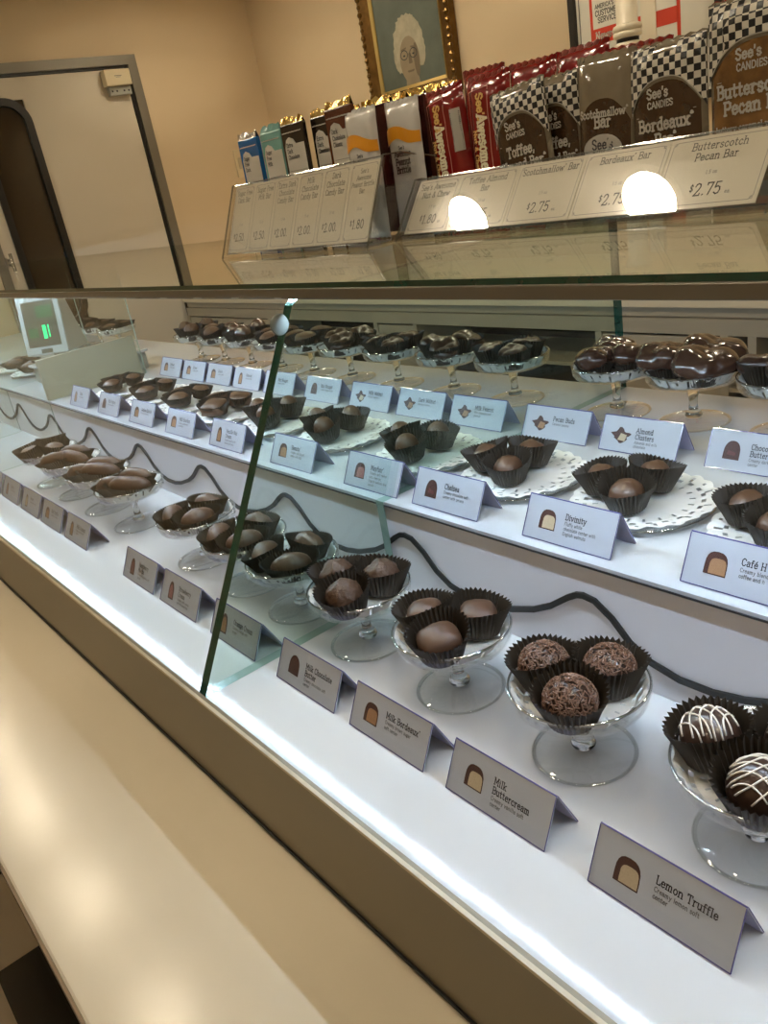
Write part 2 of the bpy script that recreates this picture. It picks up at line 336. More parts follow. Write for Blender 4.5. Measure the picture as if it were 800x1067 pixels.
# --- door with a narrow dark vision lite
d = structure(empty('door_1', (XW, (DY0 + DY1) / 2, 0)))
def dpart(name, mb, mats, par=None, smooth=False):
    o = build(name, mb, mats, par or d, smooth)
    if par is None: o.location = (-XW, -(DY0 + DY1) / 2, 0)
    return o
m = MB()
for a, b in (((XW - .09, DY0, 0), (XW + .018, DY0 + .045, DZ)), ((XW - .09, DY1 - .05, 0), (XW + .018, DY1, DZ)), ((XW - .09, DY0 + .045, DZ - .045), (XW + .018, DY1 - .05, DZ))): m.box(a, b)
dpart('door_frame', m, 'door_steel')
m = MB(); m.box((XW - .05, DY1 - .066, 0), (XW + .004, DY1 - .05, DZ - .045)); m.box((XW - .05, DY0 + .045, DZ - .057), (XW + .004, DY1 - .066, DZ - .045)); dpart('door_gasket', m, 'rubber_black')
wy0, wy1, wz0, wz1 = 1.295, 1.545, 1.0, 2.075
m = MB(); y0, y1, z0, z1 = DY0 + .05, DY1 - .07, .01, DZ - .06
m.box((XW - .045, y0, z0), (XW - .002, wy0, z1)); m.box((XW - .045, wy1, z0), (XW - .002, y1, z1)); m.box((XW - .045, wy0, z0), (XW - .002, wy1, wz0)); m.box((XW - .045, wy0, wz1), (XW - .002, wy1, z1))
dpart('door_leaf', m, 'door_paint')
def rrect(y0, y1, z0, z1, r, n=8):
    pts = []
    for cy, cz, a0 in ((y1 - r, z1 - r, 0), (y0 + r, z1 - r, 90), (y0 + r, z0 + r, 180), (y1 - r, z0 + r, 270)):
        for k in range(n + 1):
            a = math.radians(a0 + 90 * k / n); pts.append((cy + r * math.cos(a), cz + r * math.sin(a)))
    return pts
def ringbar(mb, out, inn, x0, x1):
    n = len(out)
    for k in range(n):
        k2 = (k + 1) % n; a, b, c_, d_ = out[k], out[k2], inn[k2], inn[k]
        mb.poly([(x1, *a), (x1, *b), (x1, *c_), (x1, *d_)]); mb.poly([(x0, *a), (x0, *b), (x1, *b), (x1, *a)]); mb.poly([(x0, *d_), (x0, *c_), (x1, *c_), (x1, *d_)])
m = MB(); ringbar(m, rrect(wy0 - .012, wy1 + .012, wz0 - .012, wz1 + .012, .12), rrect(wy0 + .022, wy1 - .022, wz0 + .022, wz1 - .022, .09), XW - .02, XW + .010)
gsk = dpart('window_gasket', m, 'rubber_black')
m = MB(); m.box((XW - .03, wy0, wz0), (XW - .015, wy1, wz1)); dpart('window_pane', m, 'lite_glass')
m = MB(); m.tube([(XW + .05, 1.235, 1.02), (XW + .05, 1.235, 1.40)], .008, 10); m.tube([(XW, 1.235, 1.05), (XW + .05, 1.235, 1.05)], .007, 8); m.tube([(XW, 1.235, 1.37), (XW + .05, 1.235, 1.37)], .007, 8)
dpart('door_handle', m, 'steel', smooth=True)
# --- closer / magnetic lock in the corner of the door head
q = empty('door_lock_box', (XW + .02, 2.05, 2.11)); tag(q, 'small beige metal lock box fixed at top corner of the white door', 'door lock')
o = boxo('housing', (-.02, -.085, -.02), (.035, .055, .055), 'plastic_cream', q, .004)
boxo('bracket', (-.02, -.07, -.062), (.012, .05, -.022), 'plastic_grey', q, .002)
for yy in (-.055, -.03, .01, .035):
    m = MB(); m.box((.012, yy - .004, -.047), (.0135, yy + .004, -.039)); build('screw', m, 'ink', q)
m = MB(); seg(m, (-.018, .006), (.018, .006), .003, 0); seg(m, (-.012, 0), (.012, 0), .002, 0)
link('label_mark', m.mesh('label_mark', 'ink_grey'), q, (.0356, -.015, .018), (PI / 2, 0, PI / 2))
# --- light switch on left wall
q = empty('light_switch', (XW, 2.66, 1.64)); tag(q, 'narrow cream light switch on the door wall beside the corner', 'light switch')
boxo('switch_plate', (0, -.03, -.075), (.012, .03, .075), 'plastic_cream', q, .003)
boxo('rocker', (.012, -.014, -.03), (.019, .014, .03), 'tan_light', q, .002)
# --- downlights
LX = [-4.36 + .728 * k for k in range(8)]
def downlight(x, y, lab, grp=None):
    q = empty('downlight', (x, y, ZC)); tag(q, lab, 'ceiling lamp', grp)
    m = MB(); m.lathe([(.085, -.004), (.105, -.004), (.105, 0), (.085, 0)], 32, close=True); build('trim_ring', m, 'column_white', q, True)
    m = MB(); m.lathe([(.085, -.0035), (.0001, -.0035)], 32); build('diffuser', m, 'lamp_warm', q)
names = ['first', 'second', 'third', 'fourth', 'fifth', 'sixth', 'seventh', 'eighth']
for k, x in enumerate(LX): downlight(x, .30, 'round warm ceiling downlight above the counter, %s from the door wall' % names[k], 'round downlights above the counter')
for k, x in enumerate((-3.8, -2.9, -2.0, -1.1, -.2)): downlight(x, 2.25, 'added unseen ceiling downlight along the back wall, %s from the door wall' % names[k], 'added unseen downlights along the back wall')  # lamps added out of view to brighten the back wall
for k, x in enumerate((-3.2, -1.6, 0, 1.4)): downlight(x, -1.3, 'added unseen ceiling downlight over the customer floor, %s from the door wall' % names[k], 'added unseen downlights over the customer floor')  # another added row, out of view, for extra room light

# ================================================================== CUSTOMER LEDGE
q = empty('customer_counter', (-1, .1, 0)); tag(q, 'glossy cream laminate counter ledge running along the front of the glass display case', 'counter')
def rel(o, q): o.location = -Vector(q.location); return o
m = MB(); m.box((-4.4, .024, .73), (.6, .281, .767)); o = rel(build('worktop', m, 'laminate', q), q); bev(o, .004)
m = MB(); m.box((-4.4, .0215, .731), (.6, .0245, .765)); rel(build('edge_band', m, 'laminate_edge', q), q)
m = MB(); m.box((-4.4, .245, 0), (.6, .276, .73)); rel(build('support_panel', m, 'cabinet_beige', q), q)

# ================================================================== DISPLAY CASE
YL, YR, YB = .281, .622, 1.185          # lip, riser, back
T2 = Z0 + .14; TOP = Z0 + .457; XD = -.867; XA, XB = -4.3, .45
XE1, XE2 = -2.31, -2.73
dc = empty('display_case', (-1, .7, 0)); tag(dc, 'long white-lit glass chocolate display case with stepped shelf and sloping front', 'display case')
def part(name, mb, mats, smooth=False, parent=None):
    o = build(name, mb, mats, parent or dc, smooth)
    if parent is None: o.location = (1, -.7, 0)
    return o
m = MB(); m.box((XA, .29, .0), (XB, YB, Z0 - .02)); part('case_body', m, 'cabinet_beige')
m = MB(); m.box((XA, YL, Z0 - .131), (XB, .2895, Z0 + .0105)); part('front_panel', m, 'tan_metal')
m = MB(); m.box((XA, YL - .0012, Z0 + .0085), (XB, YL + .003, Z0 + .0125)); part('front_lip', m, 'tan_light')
m = MB(); m.box((XA, .2785, .7672), (XB, .2809, .7715)); part('shadow_gap', m, 'gap_black')
m = MB(); m.box((XA, .29, Z0 - .0199), (XB, YR, Z0)); part('deck', m, 'deck_white')
m = MB(); m.box((XA, YR, Z0 - .0199), (XB, YR + .012, T2 - .008)); part('riser_panel', m, 'riser_white')
m = MB(); m.box((XA, YR - .004, T2 - .0075), (XB, YB, T2)); o = part('upper_shelf', m, 'deck_white')
m = MB(); m.box((XA, YR - .0052, T2 - .0062), (XB, YR - .004, T2 - .0042)); part('shelf_edge_line', m, 'ink')
# scalloped black ribbon hung along the riser, pins every .31 m
tab = [(0, .095), (.05, .093), (.12, .078), (.19, .055), (.27, .040), (.38, .032), (.5, .032), (.61, .038), (.75, .052), (.84, .066), (.93, .086), (.97, .093), (1, .095)]
pins = [-.83 + .3065 * k for k in range(-12, 5)]
m = MB()
pts = []
for p in pins[:-1]:
    for t, z in tab[:-1]: pts.append((p + t * .3065, z))
i0 = None
for k, (x, z) in enumerate(pts):
    a, b = pts[max(0, k - 1)], pts[min(len(pts) - 1, k + 1)]
    dx, dz = b[0] - a[0], b[1] - a[1]; L = math.hypot(dx, dz); nx, nz = -dz / L * .0036, dx / L * .0036
    yy = YR - .0035
    ring = [(x + nx, yy, Z0 + z + nz), (x - nx, yy, Z0 + z - nz), (x - nx, YR - .0002, Z0 + z - nz), (x + nx, YR - .0002, Z0 + z + nz)]
    base = len(m.v); m.v += ring
    if i0 is not None:
        for j in range(4): m.face(i0 + j, base + j, base + (j + 1) % 4, i0 + (j + 1) % 4)
    i0 = base
part('ribbon_trim', m, 'ribbon_black')
# glass
FY0, FZ0, FY1, FZ1 = .2872, Z0 + .002, .5365, TOP - .018      # sloped front line in the y-z plane
def slab_front(x0, x1):
    m = MB(); t = .005; dy, dz = FY1 - FY0, FZ1 - FZ0; L = math.hypot(dy, dz); ny, nz = -dz / L * t, dy / L * t
    lo = [(x0, FY0, FZ0), (x1, FY0, FZ0), (x1, FY1, FZ1), (x0, FY1, FZ1)]
    m.hexa(lo, [(p[0], p[1] + ny, p[2] + nz) for p in lo]); return m
for a, b in ((XE1 + .001, XD - .009), (XA, XE1 - .001)): part('front_glass', slab_front(a, b), 'front_glass')
def divider(x, t, prof, edges, matn='glass_divider', name='divider_glass'):
    m = MB(); n = len(prof); i = 0
    m.v = [(x - t / 2, y, z) for y, z in prof] + [(x + t / 2, y, z) for y, z in prof]
    m.face(*reversed(range(n))); m.face(*range(n, 2 * n)); 
    for k in range(n):
        m.mi = edges.get(k, 2); m.face(k, (k + 1) % n, n + (k + 1) % n, n + k)
    return part(name, m, [matn, 'edge_green', 'edge_pale'])
pr = [(.2935, Z0 + .0005), (YR - .006, Z0 + .0005), (YR - .006, T2 + .0005), (YB - .004, T2 + .0005), (YB - .004, TOP - .007), (.546, TOP - .020), (.5365, TOP - .026)]
dv = divider(XD, .017, pr, {3: 1, 5: 1, 6: 1, 4: 1})
for xx in (XE1, XE2, -3.45):
    pe = [(.2935, Z0 + .0005), (YR - .006, Z0 + .0005), (YR - .006, T2 + .0005), (.905, T2 + .0005), (.905, TOP - .007), (.546, TOP - .020), (.5365, TOP - .026)]
    divider(xx, .008, pe, {3: 2, 5: 2, 6: 2, 4: 2}, 'glass_pane')
for xx in (XE1 - .02,):
    m = MB(); m.box((xx - .008, YR - .001, T2 + .0003), (xx + .008, .90, T2 + .112)); part('end_panel', m, 'panel_beige')
m = MB(); m.box((XA, .539, TOP - .006), (XB, YB + .01, TOP)); 
for k in range(6): pass
me = m.mesh('top_glass', ['glass_top', 'edge_green']);
for p in me.polygons:
    if abs(p.normal.z) < .5: p.material_index = 1
o = link('top_glass', me, dc); o.location = (1, -.7, 0)
m = MB(); m.hexa([(XA, .5375, TOP - .0190), (XA, .5410, TOP - .0190), (XA, .5410, TOP - .0100), (XA, .5600, TOP - .0100), (XA, .5600, TOP - .0065), (XA, .5375, TOP - .0065)], [(XB, .5375, TOP - .0190), (XB, .5410, TOP - .0190), (XB, .5410, TOP - .0100), (XB, .5600, TOP - .0100), (XB, .5600, TOP - .0065), (XB, .5375, TOP - .0065)]); o = part('front_rail', m, 'rail_metal'); bev(o, .0008)
m = MB(); m.box((XA, .5415, TOP - .0125), (XB, .5560, TOP - .0101)); part('led_channel', m, 'steel')
m = MB(); x = -4.25
while x < .42:
    m.hexa([(x - .0028, .5445, TOP - .0160), (x + .0028, .5445, TOP - .0160), (x + .0028, .5497, TOP - .0140), (x - .0028, .5497, TOP - .0140)], [(x - .0028, .5445, TOP - .0126), (x + .0028, .5445, TOP - .0126), (x + .0028, .5497, TOP - .0126), (x - .0028, .5497, TOP - .0126)]); x += .0178
o = part('led_diode', m, 'led_cool'); o['kind'] = 'stuff'
m = MB(); m.lathe([(.0001, .0), (.012, .0), (.013, .002), (.012, .004), (.0001, .004)], 24)
o = build('glass_clip', m, 'clip_frost', dc, True); o.rotation_euler = (0, PI / 2, 0); o.location = (1 + XD + .0088, -.7 + .512, Z0 + .414)
m = MB()
for xx in (XD - .011, ): pass
# ================================================================== BAY BETWEEN CASES : SCALE
q = empty('price_scale', (-2.53, .80, T2)); tag(q, 'grey price scale display with glowing green digits on a post behind glass end', 'scale')
m = MB(); m.box((-.15, -.1, .0005), (.15, .15, .05)); o = build('scale_body', m, 'plastic_grey', q); bev(o, .006)
m = MB(); m.box((-.155, -.11, .0505), (.155, .155, .058)); o = build('weighing_plate', m, 'deck_white', q); bev(o, .002)
m = MB(); m.box((-.022, -.062, .0585), (.022, -.03, .135)); o = build('post', m, 'plastic_grey_dark', q); bev(o, .003)
hd = empty('display_head', (-.012, -.062, .168)); hd.parent = q; hd.rotation_euler = (0, 0, math.radians(40)); hd.scale = (1.12, 1.12, 1.12)
m = MB(); m.hexa([(-.062, -.03, -.065), (.062, -.03, -.065), (.062, .075, -.065), (-.062, .075, -.065)], [(-.062, -.005, .085), (.062, -.005, .085), (.062, .022, .085), (-.062, .022, .085)]); o = build('head_housing', m, 'plastic_grey', hd); bev(o, .004)
def headface(x0, x1, u0, u1, off):
    P = lambda x, u: (x, -.03 + .025 * u - off, -.065 + .15 * u)
    return [P(x0, u0), P(x1, u0), P(x1, u1), P(x0, u1)]
m = MB(); m.poly(headface(-.048, .048, .14, .9, .0006)); build('screen', m, 'screen_dark', hd)
for hf in ((-.008, .04, .62, .82, .001), (-.04, -.012, .3, .46, .001)):
    m = MB(); m.poly(headface(*hf)); build('readout_panel', m, 'screen_green_dim', hd)
m = MB(); m.poly(headface(.002, .013, .27, .5, .0014)); m.poly(headface(.018, .022, .29, .5, .0014)); build('digits', m, 'digits_green', hd)
m = MB(); m.poly(headface(-.015, .018, .03, .1, .0008)); build('label_plate', m, 'screen_dark', hd)

# ================================================================== CANDY MESHES
def lump(name, rx, ry, rz, matn, nz=0, freq=40, seed=0, ridge=0, sub=3, flat=.35, sq=0):
    bm = bmesh.new(); bmesh.ops.create_icosphere(bm, subdivisions=sub, radius=1)
    for v in bm.verts:
        c = v.co.copy()
        if sq:      # squarish footprint
            k = max(abs(c.x), abs(c.y)) / max(1e-6, math.hypot(c.x, c.y)); f = 1 / (1 - sq + sq * k); c.x *= f; c.y *= f
            c.z = math.copysign(abs(c.z) ** (1 - .45 * sq), c.z)
        if c.z < -flat: c.z = -flat + (c.z + flat) * .12
        p = Vector((c.x * rx, c.y * ry, (c.z + flat + (1 - flat) * .12) * rz))
        if nz:
            n = noise.fractal(Vector((p.x * freq + seed, p.y * freq, p.z * freq)), 1, 2, 3)
            p += Vector((c.x, c.y, max(0, c.z))).normalized() * n * nz
        if ridge and c.z > 0: 
            p.z += ridge * math.exp(-((c.x * 3 + .5 * math.sin(c.y * 4)) ** 2) * 6) * c.z
        v.co = p
    me = bpy.data.meshes.new(name); bm.to_mesh(me); bm.free()
    me.materials.append(M[matn]); me.polygons.foreach_set('use_smooth', [True] * len(me.polygons)); return me
def cluster(name, r, matn, seed, n=7, flatn=False):
    """several nut-like lobes fused in one lumpy chocolate piece"""
    random.seed(seed); bm = bmesh.new(); bmesh.ops.create_icosphere(bm, subdivisions=4, radius=1)
    lobes = []
    for k in range(n):
        a = 2 * PI * k / n + random.uniform(-.3, .3); e = random.uniform(.0, 1.1)
        lobes.append((Vector((math.cos(a) * math.cos(e), math.sin(a) * math.cos(e), math.sin(e))), random.uniform(.22, .5)))
    for v in bm.verts:
        c = v.co.copy().normalized(); d = .74
        for l, s in lobes: d += s * max(0, (c.dot(l) - .62) / .38) ** .8 * .8
        d += .06 * noise.noise(c * 4 + Vector((seed, 0, 0)))
        p = c * d * r; p.z = p.z * (.8 if p.z > 0 else .18) + .18 * r * .75; v.co = p
    me = bpy.data.meshes.new(name); bm.to_mesh(me); bm.free(); me.materials.append(M[matn]); me.polygons.foreach_set('use_smooth', [True] * len(me.polygons)); return me
def dome_pt(rx, rz, a, e): return Vector((rx * math.cos(a) * math.cos(e), rx * math.sin(a) * math.cos(e), rz * math.sin(e)))
CM = {}
CM['smooth'] = lump('candy', .0228, .0205, .0180, 'choc_milk', .0006, 60, 1, flat=.45, sq=.5, sub=4)
CM['dome'] = lump('candy', .0215, .0195, .0195, 'choc_milk', .0011, 70, 2, ridge=.002, flat=.35)
CM['chopped'] = lump('candy', .0225, .0215, .0225, 'choc_rough', .0022, 130, 5, sub=4, flat=.4)
CM['oval'] = lump('candy', .0275, .0165, .0185, 'choc_log', .0009, 60, 7, flat=.35, ridge=.0015)
CM['ball'] = lump('candy', .0185, .0185, .0225, 'choc_milk', .0008, 60, 9, flat=.5)
CM['flat'] = lump('candy', .0265, .0215, .0165, 'choc_log', .0012, 60, 12, flat=.3, ridge=.0012, sq=.3)
CM['square'] = lump('candy', .0265, .0245, .0175, 'choc_log', .0010, 50, 15, flat=.4, sq=.75)
CM['log'] = lump('candy', .0370, .0140, .0165, 'choc_log', .0020, 110, 18, flat=.35)
CM['truffle'] = lump('candy', .0235, .0225, .0240, 'choc_dark', .0005, 60, 21, flat=.45)
CM['sprinkled'] = lump('candy', .0225, .0220, .0225, 'choc_dark', .0006, 60, 22, flat=.45)
CM['cluster'] = cluster('candy', .036, 'choc_gloss', 31)
CM['cluster_b'] = cluster('candy', .034, 'choc_gloss', 37, 5)
CM['nuts'] = cluster('candy', .026, 'choc_dark', 41, 9)
CM['nuts_b'] = cluster('candy', .025, 'choc_dark', 47, 6)
# sprinkles
random.seed(5); m = MB(); f_ = .45; rzf = .0225
for k in range(640):
    a = random.uniform(0, 2 * PI); e = math.asin(random.uniform(-.15, 1)); c = Vector((math.cos(a) * math.cos(e), math.sin(a) * math.cos(e), math.sin(e)))
    p = Vector((c.x * .0231, c.y * .0226, (c.z + f_ + (1 - f_) * .12) * rzf + .0004))
    u = c.cross(Vector((random.uniform(-1, 1), random.uniform(-1, 1), random.uniform(-1, 1)))).normalized(); h = random.uniform(.0020, .0032)
    p += c * random.uniform(0.0002, .0014); m.tube([p - u * h, p + u * h], .00062, 5)
SPR = m.mesh('sprinkles', 'choc_sprinkle')
# drizzle net
def surf(u, v):
    r2 = min(.98, u * u + v * v); c = Vector((u, v, math.sqrt(1 - r2))); f = .45
    return Vector((c.x * .0237, c.y * .0227, (c.z + f + (1 - f) * .12) * .0240 + .0004))
m = MB()
for dirn in (0, 1):
    for k in range(5):
        off = -.72 + .36 * k; pts = []
        for j in range(17):
            t = -1 + 2 * j / 16; u, v = (t, off + .12 * math.sin(3 * t)) if dirn == 0 else (off + .1 * math.sin(3 * t + 1), t)
            cu, cv = u * .82 + v * .5, -u * .5 + v * .82
            if dirn: cu, cv = u * .9 - v * .35, u * .35 + v * .9
            if cu * cu + cv * cv < .93: pts.append(surf(cu, cv))
        if len(pts) > 2: m.tube(pts, .00075, 6)
DRZ = m.mesh('drizzle', 'drizzle_white', True)
# crinkle line on smooth ones
def cup_mesh(rx, ry, h, nf, lip, matn='cup_paper', seed=0, bend=0):
    random.seed(seed); m = MB(); n = nf * 4; rows = 7; prof = [(0.0, 0.0)]
    i0 = 0
    for j in range(rows + 1):
        t = j / rows
        for k in range(n):
            a = 2 * PI * k / n; amp = .062 * (.25 + .75 * t)
            w = 1 + amp * math.sin(nf * a) ; k0 = (.74 + .30 * t + .03 * t * t) * w
            k0 *= 1 + lip * .5 * t * math.cos(2 * a + seed) 
            hh = h * t * (1 + bend * .07 * math.cos(a * 2 + seed * 1.7) * t) + (.0008 * math.sin(nf * a) if j == rows else 0)
            m.vert(rx * k0 * math.cos(a), ry * k0 * math.sin(a), hh + .0003)
    for j in range(rows):
        for k in range(n): k2 = (k + 1) % n; m.face(j * n + k, j * n + k2, (j + 1) * n + k2, (j + 1) * n + k)
    m.face(*reversed(range(n)))
    return m.mesh('paper_cup', matn, False)
CUP = {'r': [cup_mesh(.0290, .0285, .030, 38, .05, seed=s, bend=1) for s in (1, 2, 3)],
       'rb': [cup_mesh(.0290, .0285, .029, 38, .05, 'cup_paper_brown', seed=s, bend=1) for s in (4, 5)],
       'o': [cup_mesh(.0330, .0235, .024, 48, .04, seed=s, bend=1) for s in (6, 7)],
       'ob': [cup_mesh(.0330, .0235, .024, 48, .04, 'cup_paper_brown', seed=s, bend=1) for s in (8, 9)],
       'l': [cup_mesh(.0420, .0205, .019, 52, .02, 'cup_paper_brown', seed=s, bend=.6) for s in (10, 11)],
       's': [cup_mesh(.0305, .0290, .026, 44, .06, seed=s, bend=1.2) for s in (12, 13)]}
# ---------------------------------------------------------------- dishes, doilies, plates
BR = .067
def footed_meshes():
    r = {}
    m = MB(); m.lathe([(.0001, .0012), (.050, .0008), (.0515, .0016), (.050, .0030), (.030, .0042), (.010, .0085), (.0001, .0090)], 48); r['foot'] = (m.mesh('foot', 'dish_foot', True), 'dish_bowl')
    m = MB(); m.lathe([(.0475, .0005), (.0515, .0002), (.0522, .0014), (.0515, .0026), (.0495, .0026)], 64, close=True); r['foot_ring'] = (m.mesh('foot_rim', 'foot_rim', True), '')
    m = MB(); m.lathe([(.0001, .0088), (.0115, .0088), (.0125, .012), (.0105, .0165), (.0070, .020), (.0060, .028), (.0068, .040), (.0095, .052), (.0135, .0595), (.0001, .0600)], 24); r['stem'] = (m.mesh('stem', 'dish_glass', True), '')
    m = MB(); m.lathe([(.0001, .0600), (.030, .0606), (.054, .0622), (.0625, .0650), (.0662, .0700), (.0674, .0770), (.0677, .0840), (.0664, .0845), (.0660, .0770), (.0648, .0705), (.0612, .0668), (.053, .0642), (.030, .0628), (.0001, .0624)], 64); r['bowl'] = (m.mesh('bowl', 'dish_bowl', True), '')
    m = MB(); m.lathe([(.0655, .0838), (.0662, .0850), (.0676, .0850), (.0683, .0838), (.0676, .0826), (.0662, .0826)], 72, close=True); r['rim'] = (m.mesh('rim', 'dish_rim', True), '')
    return r
FM = footed_meshes()
def footed(x, y, z, label, grp, cat='glass dish'):
    q = empty('footed_glass_dish', (x, y, z)); tag(q, label, cat, grp)
    for k in ('foot', 'foot_ring', 'stem', 'bowl', 'rim'): link(k if k != 'foot_ring' else 'foot_rim', FM[k][0], q)
    return q
def doily_mesh(R_, cupz, seed, frill=.003):
    """lace paper: scalloped rim, rows of punched holes"""
    m = MB(); n = 120; rr = [.0001, .45, .62, .70, .78, .84, .90, .95, 1.0]
    for j, t in enumerate(rr):
        for k in range(n):
            a = 2 * PI * k / n; sc = 1 + (.035 * abs(math.sin(a * 12)) if j == len(rr) - 1 else 0)
            r = R_ * t * sc; z = cupz(t) + frill * (t ** 6) * math.sin(a * 9 + seed) * .5 + frill * (t ** 6) * math.sin(a * 23 + seed) * .4
            m.vert(r * math.cos(a), r * math.sin(a), z)
    for j in range(len(rr) - 1):
        for k in range(n):
            hole = (j == 2 and k % 6 in (0,)) or (j == 4 and k % 5 in (0, 1)) or (j == 6 and k % 5 in (2,)) or (j == 5 and k % 10 == 7)
            if hole: continue
            k2 = (k + 1) % n; m.face(j * n + k, j * n + k2, (j + 1) * n + k2, (j + 1) * n + k)
    return m.mesh('paper_doily', 'doily_paper', False)
DOI_B = [doily_mesh(.0628, lambda t: .0645 + max(0, t - .82) * .098, s, .0040) for s in (1, 2, 3)]
DOI_P = [doily_mesh(.084, lambda t: .0088 + max(0, t - .7) * .016, s, .0020) for s in (4, 5)]
m = MB(); m.lathe([(.0001, .0005), (.045, .0005), (.055, .003), (.082, .0065), (.0835, .0078), (.082, .0086), (.055, .0055), (.044, .003), (.0001, .003)], 64); PLATE = m.mesh('glass_plate', 'dish_bowl', True)
m = MB(); m.lathe([(.0815, .0072), (.0825, .0086), (.0842, .0082), (.0845, .0070), (.083, .0060)], 64, close=True); PLRIM = m.mesh('rim', 'dish_rim', True)

WHERE3 = {}
def fill(x, y, z, kinds, cup, desc, where, rot0, rad=.0325, tilt=.22, cupn=0, grp_pre='', lift=0.0, seed=0, rise=.003, cs=1.0, ks=1.04):
    """three paper cups, each with a candy, arranged in a triangle on the doily"""
    random.seed(int(x * 1000) + int(y * 77) + seed)
    n = len(kinds)
    for k in range(n):
        a = rot0 + 2 * PI * k / n
        dx, dy = rad * math.cos(a), rad * math.sin(a)
        vx = dx * .64 - dy * .77         # seen from the camera: right-hand measure
        vy = dx * -.77 - dy * .64 if False else (dx * .75 - dy * .54)
        pos = ['back', 'front-left', 'front-right']
        yaw = random.uniform(0, PI) if cup in ('r', 'rb', 's') else (a + PI / 2 if cup != 'l' else random.uniform(-.25, .25) + .6)
        th = random.uniform(.5, 1) * tilt
        rotm = Matrix.Rotation(a, 3, 'Z') @ Matrix.Rotation(th, 3, 'Y') @ Matrix.Rotation(-a, 3, 'Z') @ Matrix.Rotation(yaw, 3, 'Z')
        eul = rotm.to_euler()
        zz = z + lift + .024 * math.sin(th) + .0008
        posn = WORD[k] if n > 1 else ''
        c = link('paper_cup', random.choice(CUP[cup]), None, (x + dx, y + dy, zz), tuple(eul), ks)
        tag(c, 'fluted dark paper cup, %s %s' % (posn, where), 'paper cup', 'fluted paper cups ' + grp_pre)
        up = rotm @ Vector((0, 0, .0022 + rise))
        kd = kinds[k]
        if kd in ('sprinkled', 'truffle'):
            q = link('chocolate', CM[kd], None, (x + dx + up.x, y + dy + up.y, zz + up.z), tuple(eul), cs)
            link('sprinkles' if kd == 'sprinkled' else 'drizzle', SPR if kd == 'sprinkled' else DRZ, q)
        else: q = link('chocolate', CM[kd], None, (x + dx + up.x, y + dy + up.y, zz + up.z), tuple(eul), cs)
        tag(q, '%s, %s cup %s' % (desc, posn, where), 'chocolate', 'chocolates ' + grp_pre)
# positions inside a trio, named by compass of the case: k=0 nearest the door end back etc.
WORD = ['one', 'two', 'three']
A0 = math.radians(62)     # first cup: towards back and right as seen by the customer
WORD = ['rear', 'door-side', 'front']

# ================================================================== TENT CARDS
CW, CH, CL = .124, .045, .0225
m = MB()
# two leaning card leaves
m.hexa([(0, 0, 0), (CW, 0, 0), (CW, .0012, 0), (0, .0012, 0)], [(0, CL, CH), (CW, CL, CH), (CW, CL + .001, CH), (0, CL + .001, CH)]); LEAF_F = m.mesh('front_leaf', 'card_paper')
m = MB(); m.hexa([(0, 2 * CL, 0), (CW, 2 * CL, 0), (CW, 2 * CL + .0012, 0), (0, 2 * CL + .0012, 0)], [(0, CL + .0005, CH), (CW, CL + .0005, CH), (CW, CL + .0017, CH), (0, CL + .0017, CH)]); LEAF_B = m.mesh('back_leaf', 'card_fold')
m = MB()
r = .00055
for x in (0, CW): m.tube([(x, -.0004, 0.0008), (x, CL - .0004, CH)], r, 4); m.tube([(x, 2 * CL + .001, .0008), (x, CL + .0014, CH)], r, 4)
m.tube([(0, CL + .0004, CH + .0006), (CW, CL + .0004, CH + .0006)], .0009, 4); m.tube([(0, -.0004, .0006), (CW, -.0004, .0006)], r, 4); m.tube([(0, 2 * CL + .001, .0006), (CW, 2 * CL + .001, .0006)], r, 4)
ACR = m.mesh('acrylic_edge', 'acrylic_edge')
m = MB(); m.poly([(0, -.0009, .0005), (CW, -.0009, .0005), (CW, CL - .0009, CH), (0, CL - .0009, CH)]); COV = m.mesh('clear_cover', 'cover')
LEANROT = (math.atan2(CH, CL), 0, 0)
def arch(cx, cy, w, h, n=10, sq=.0):
    pts = [(cx - w / 2, cy), (cx + w / 2, cy)]
    for k in range(n + 1):
        a = PI * k / n; pts.append((cx + w / 2 * math.copysign(abs(math.cos(a)) ** (1 - sq), math.cos(a)), cy + h * .35 + h * .65 * math.sin(a) ** (1 - sq)))
    return pts
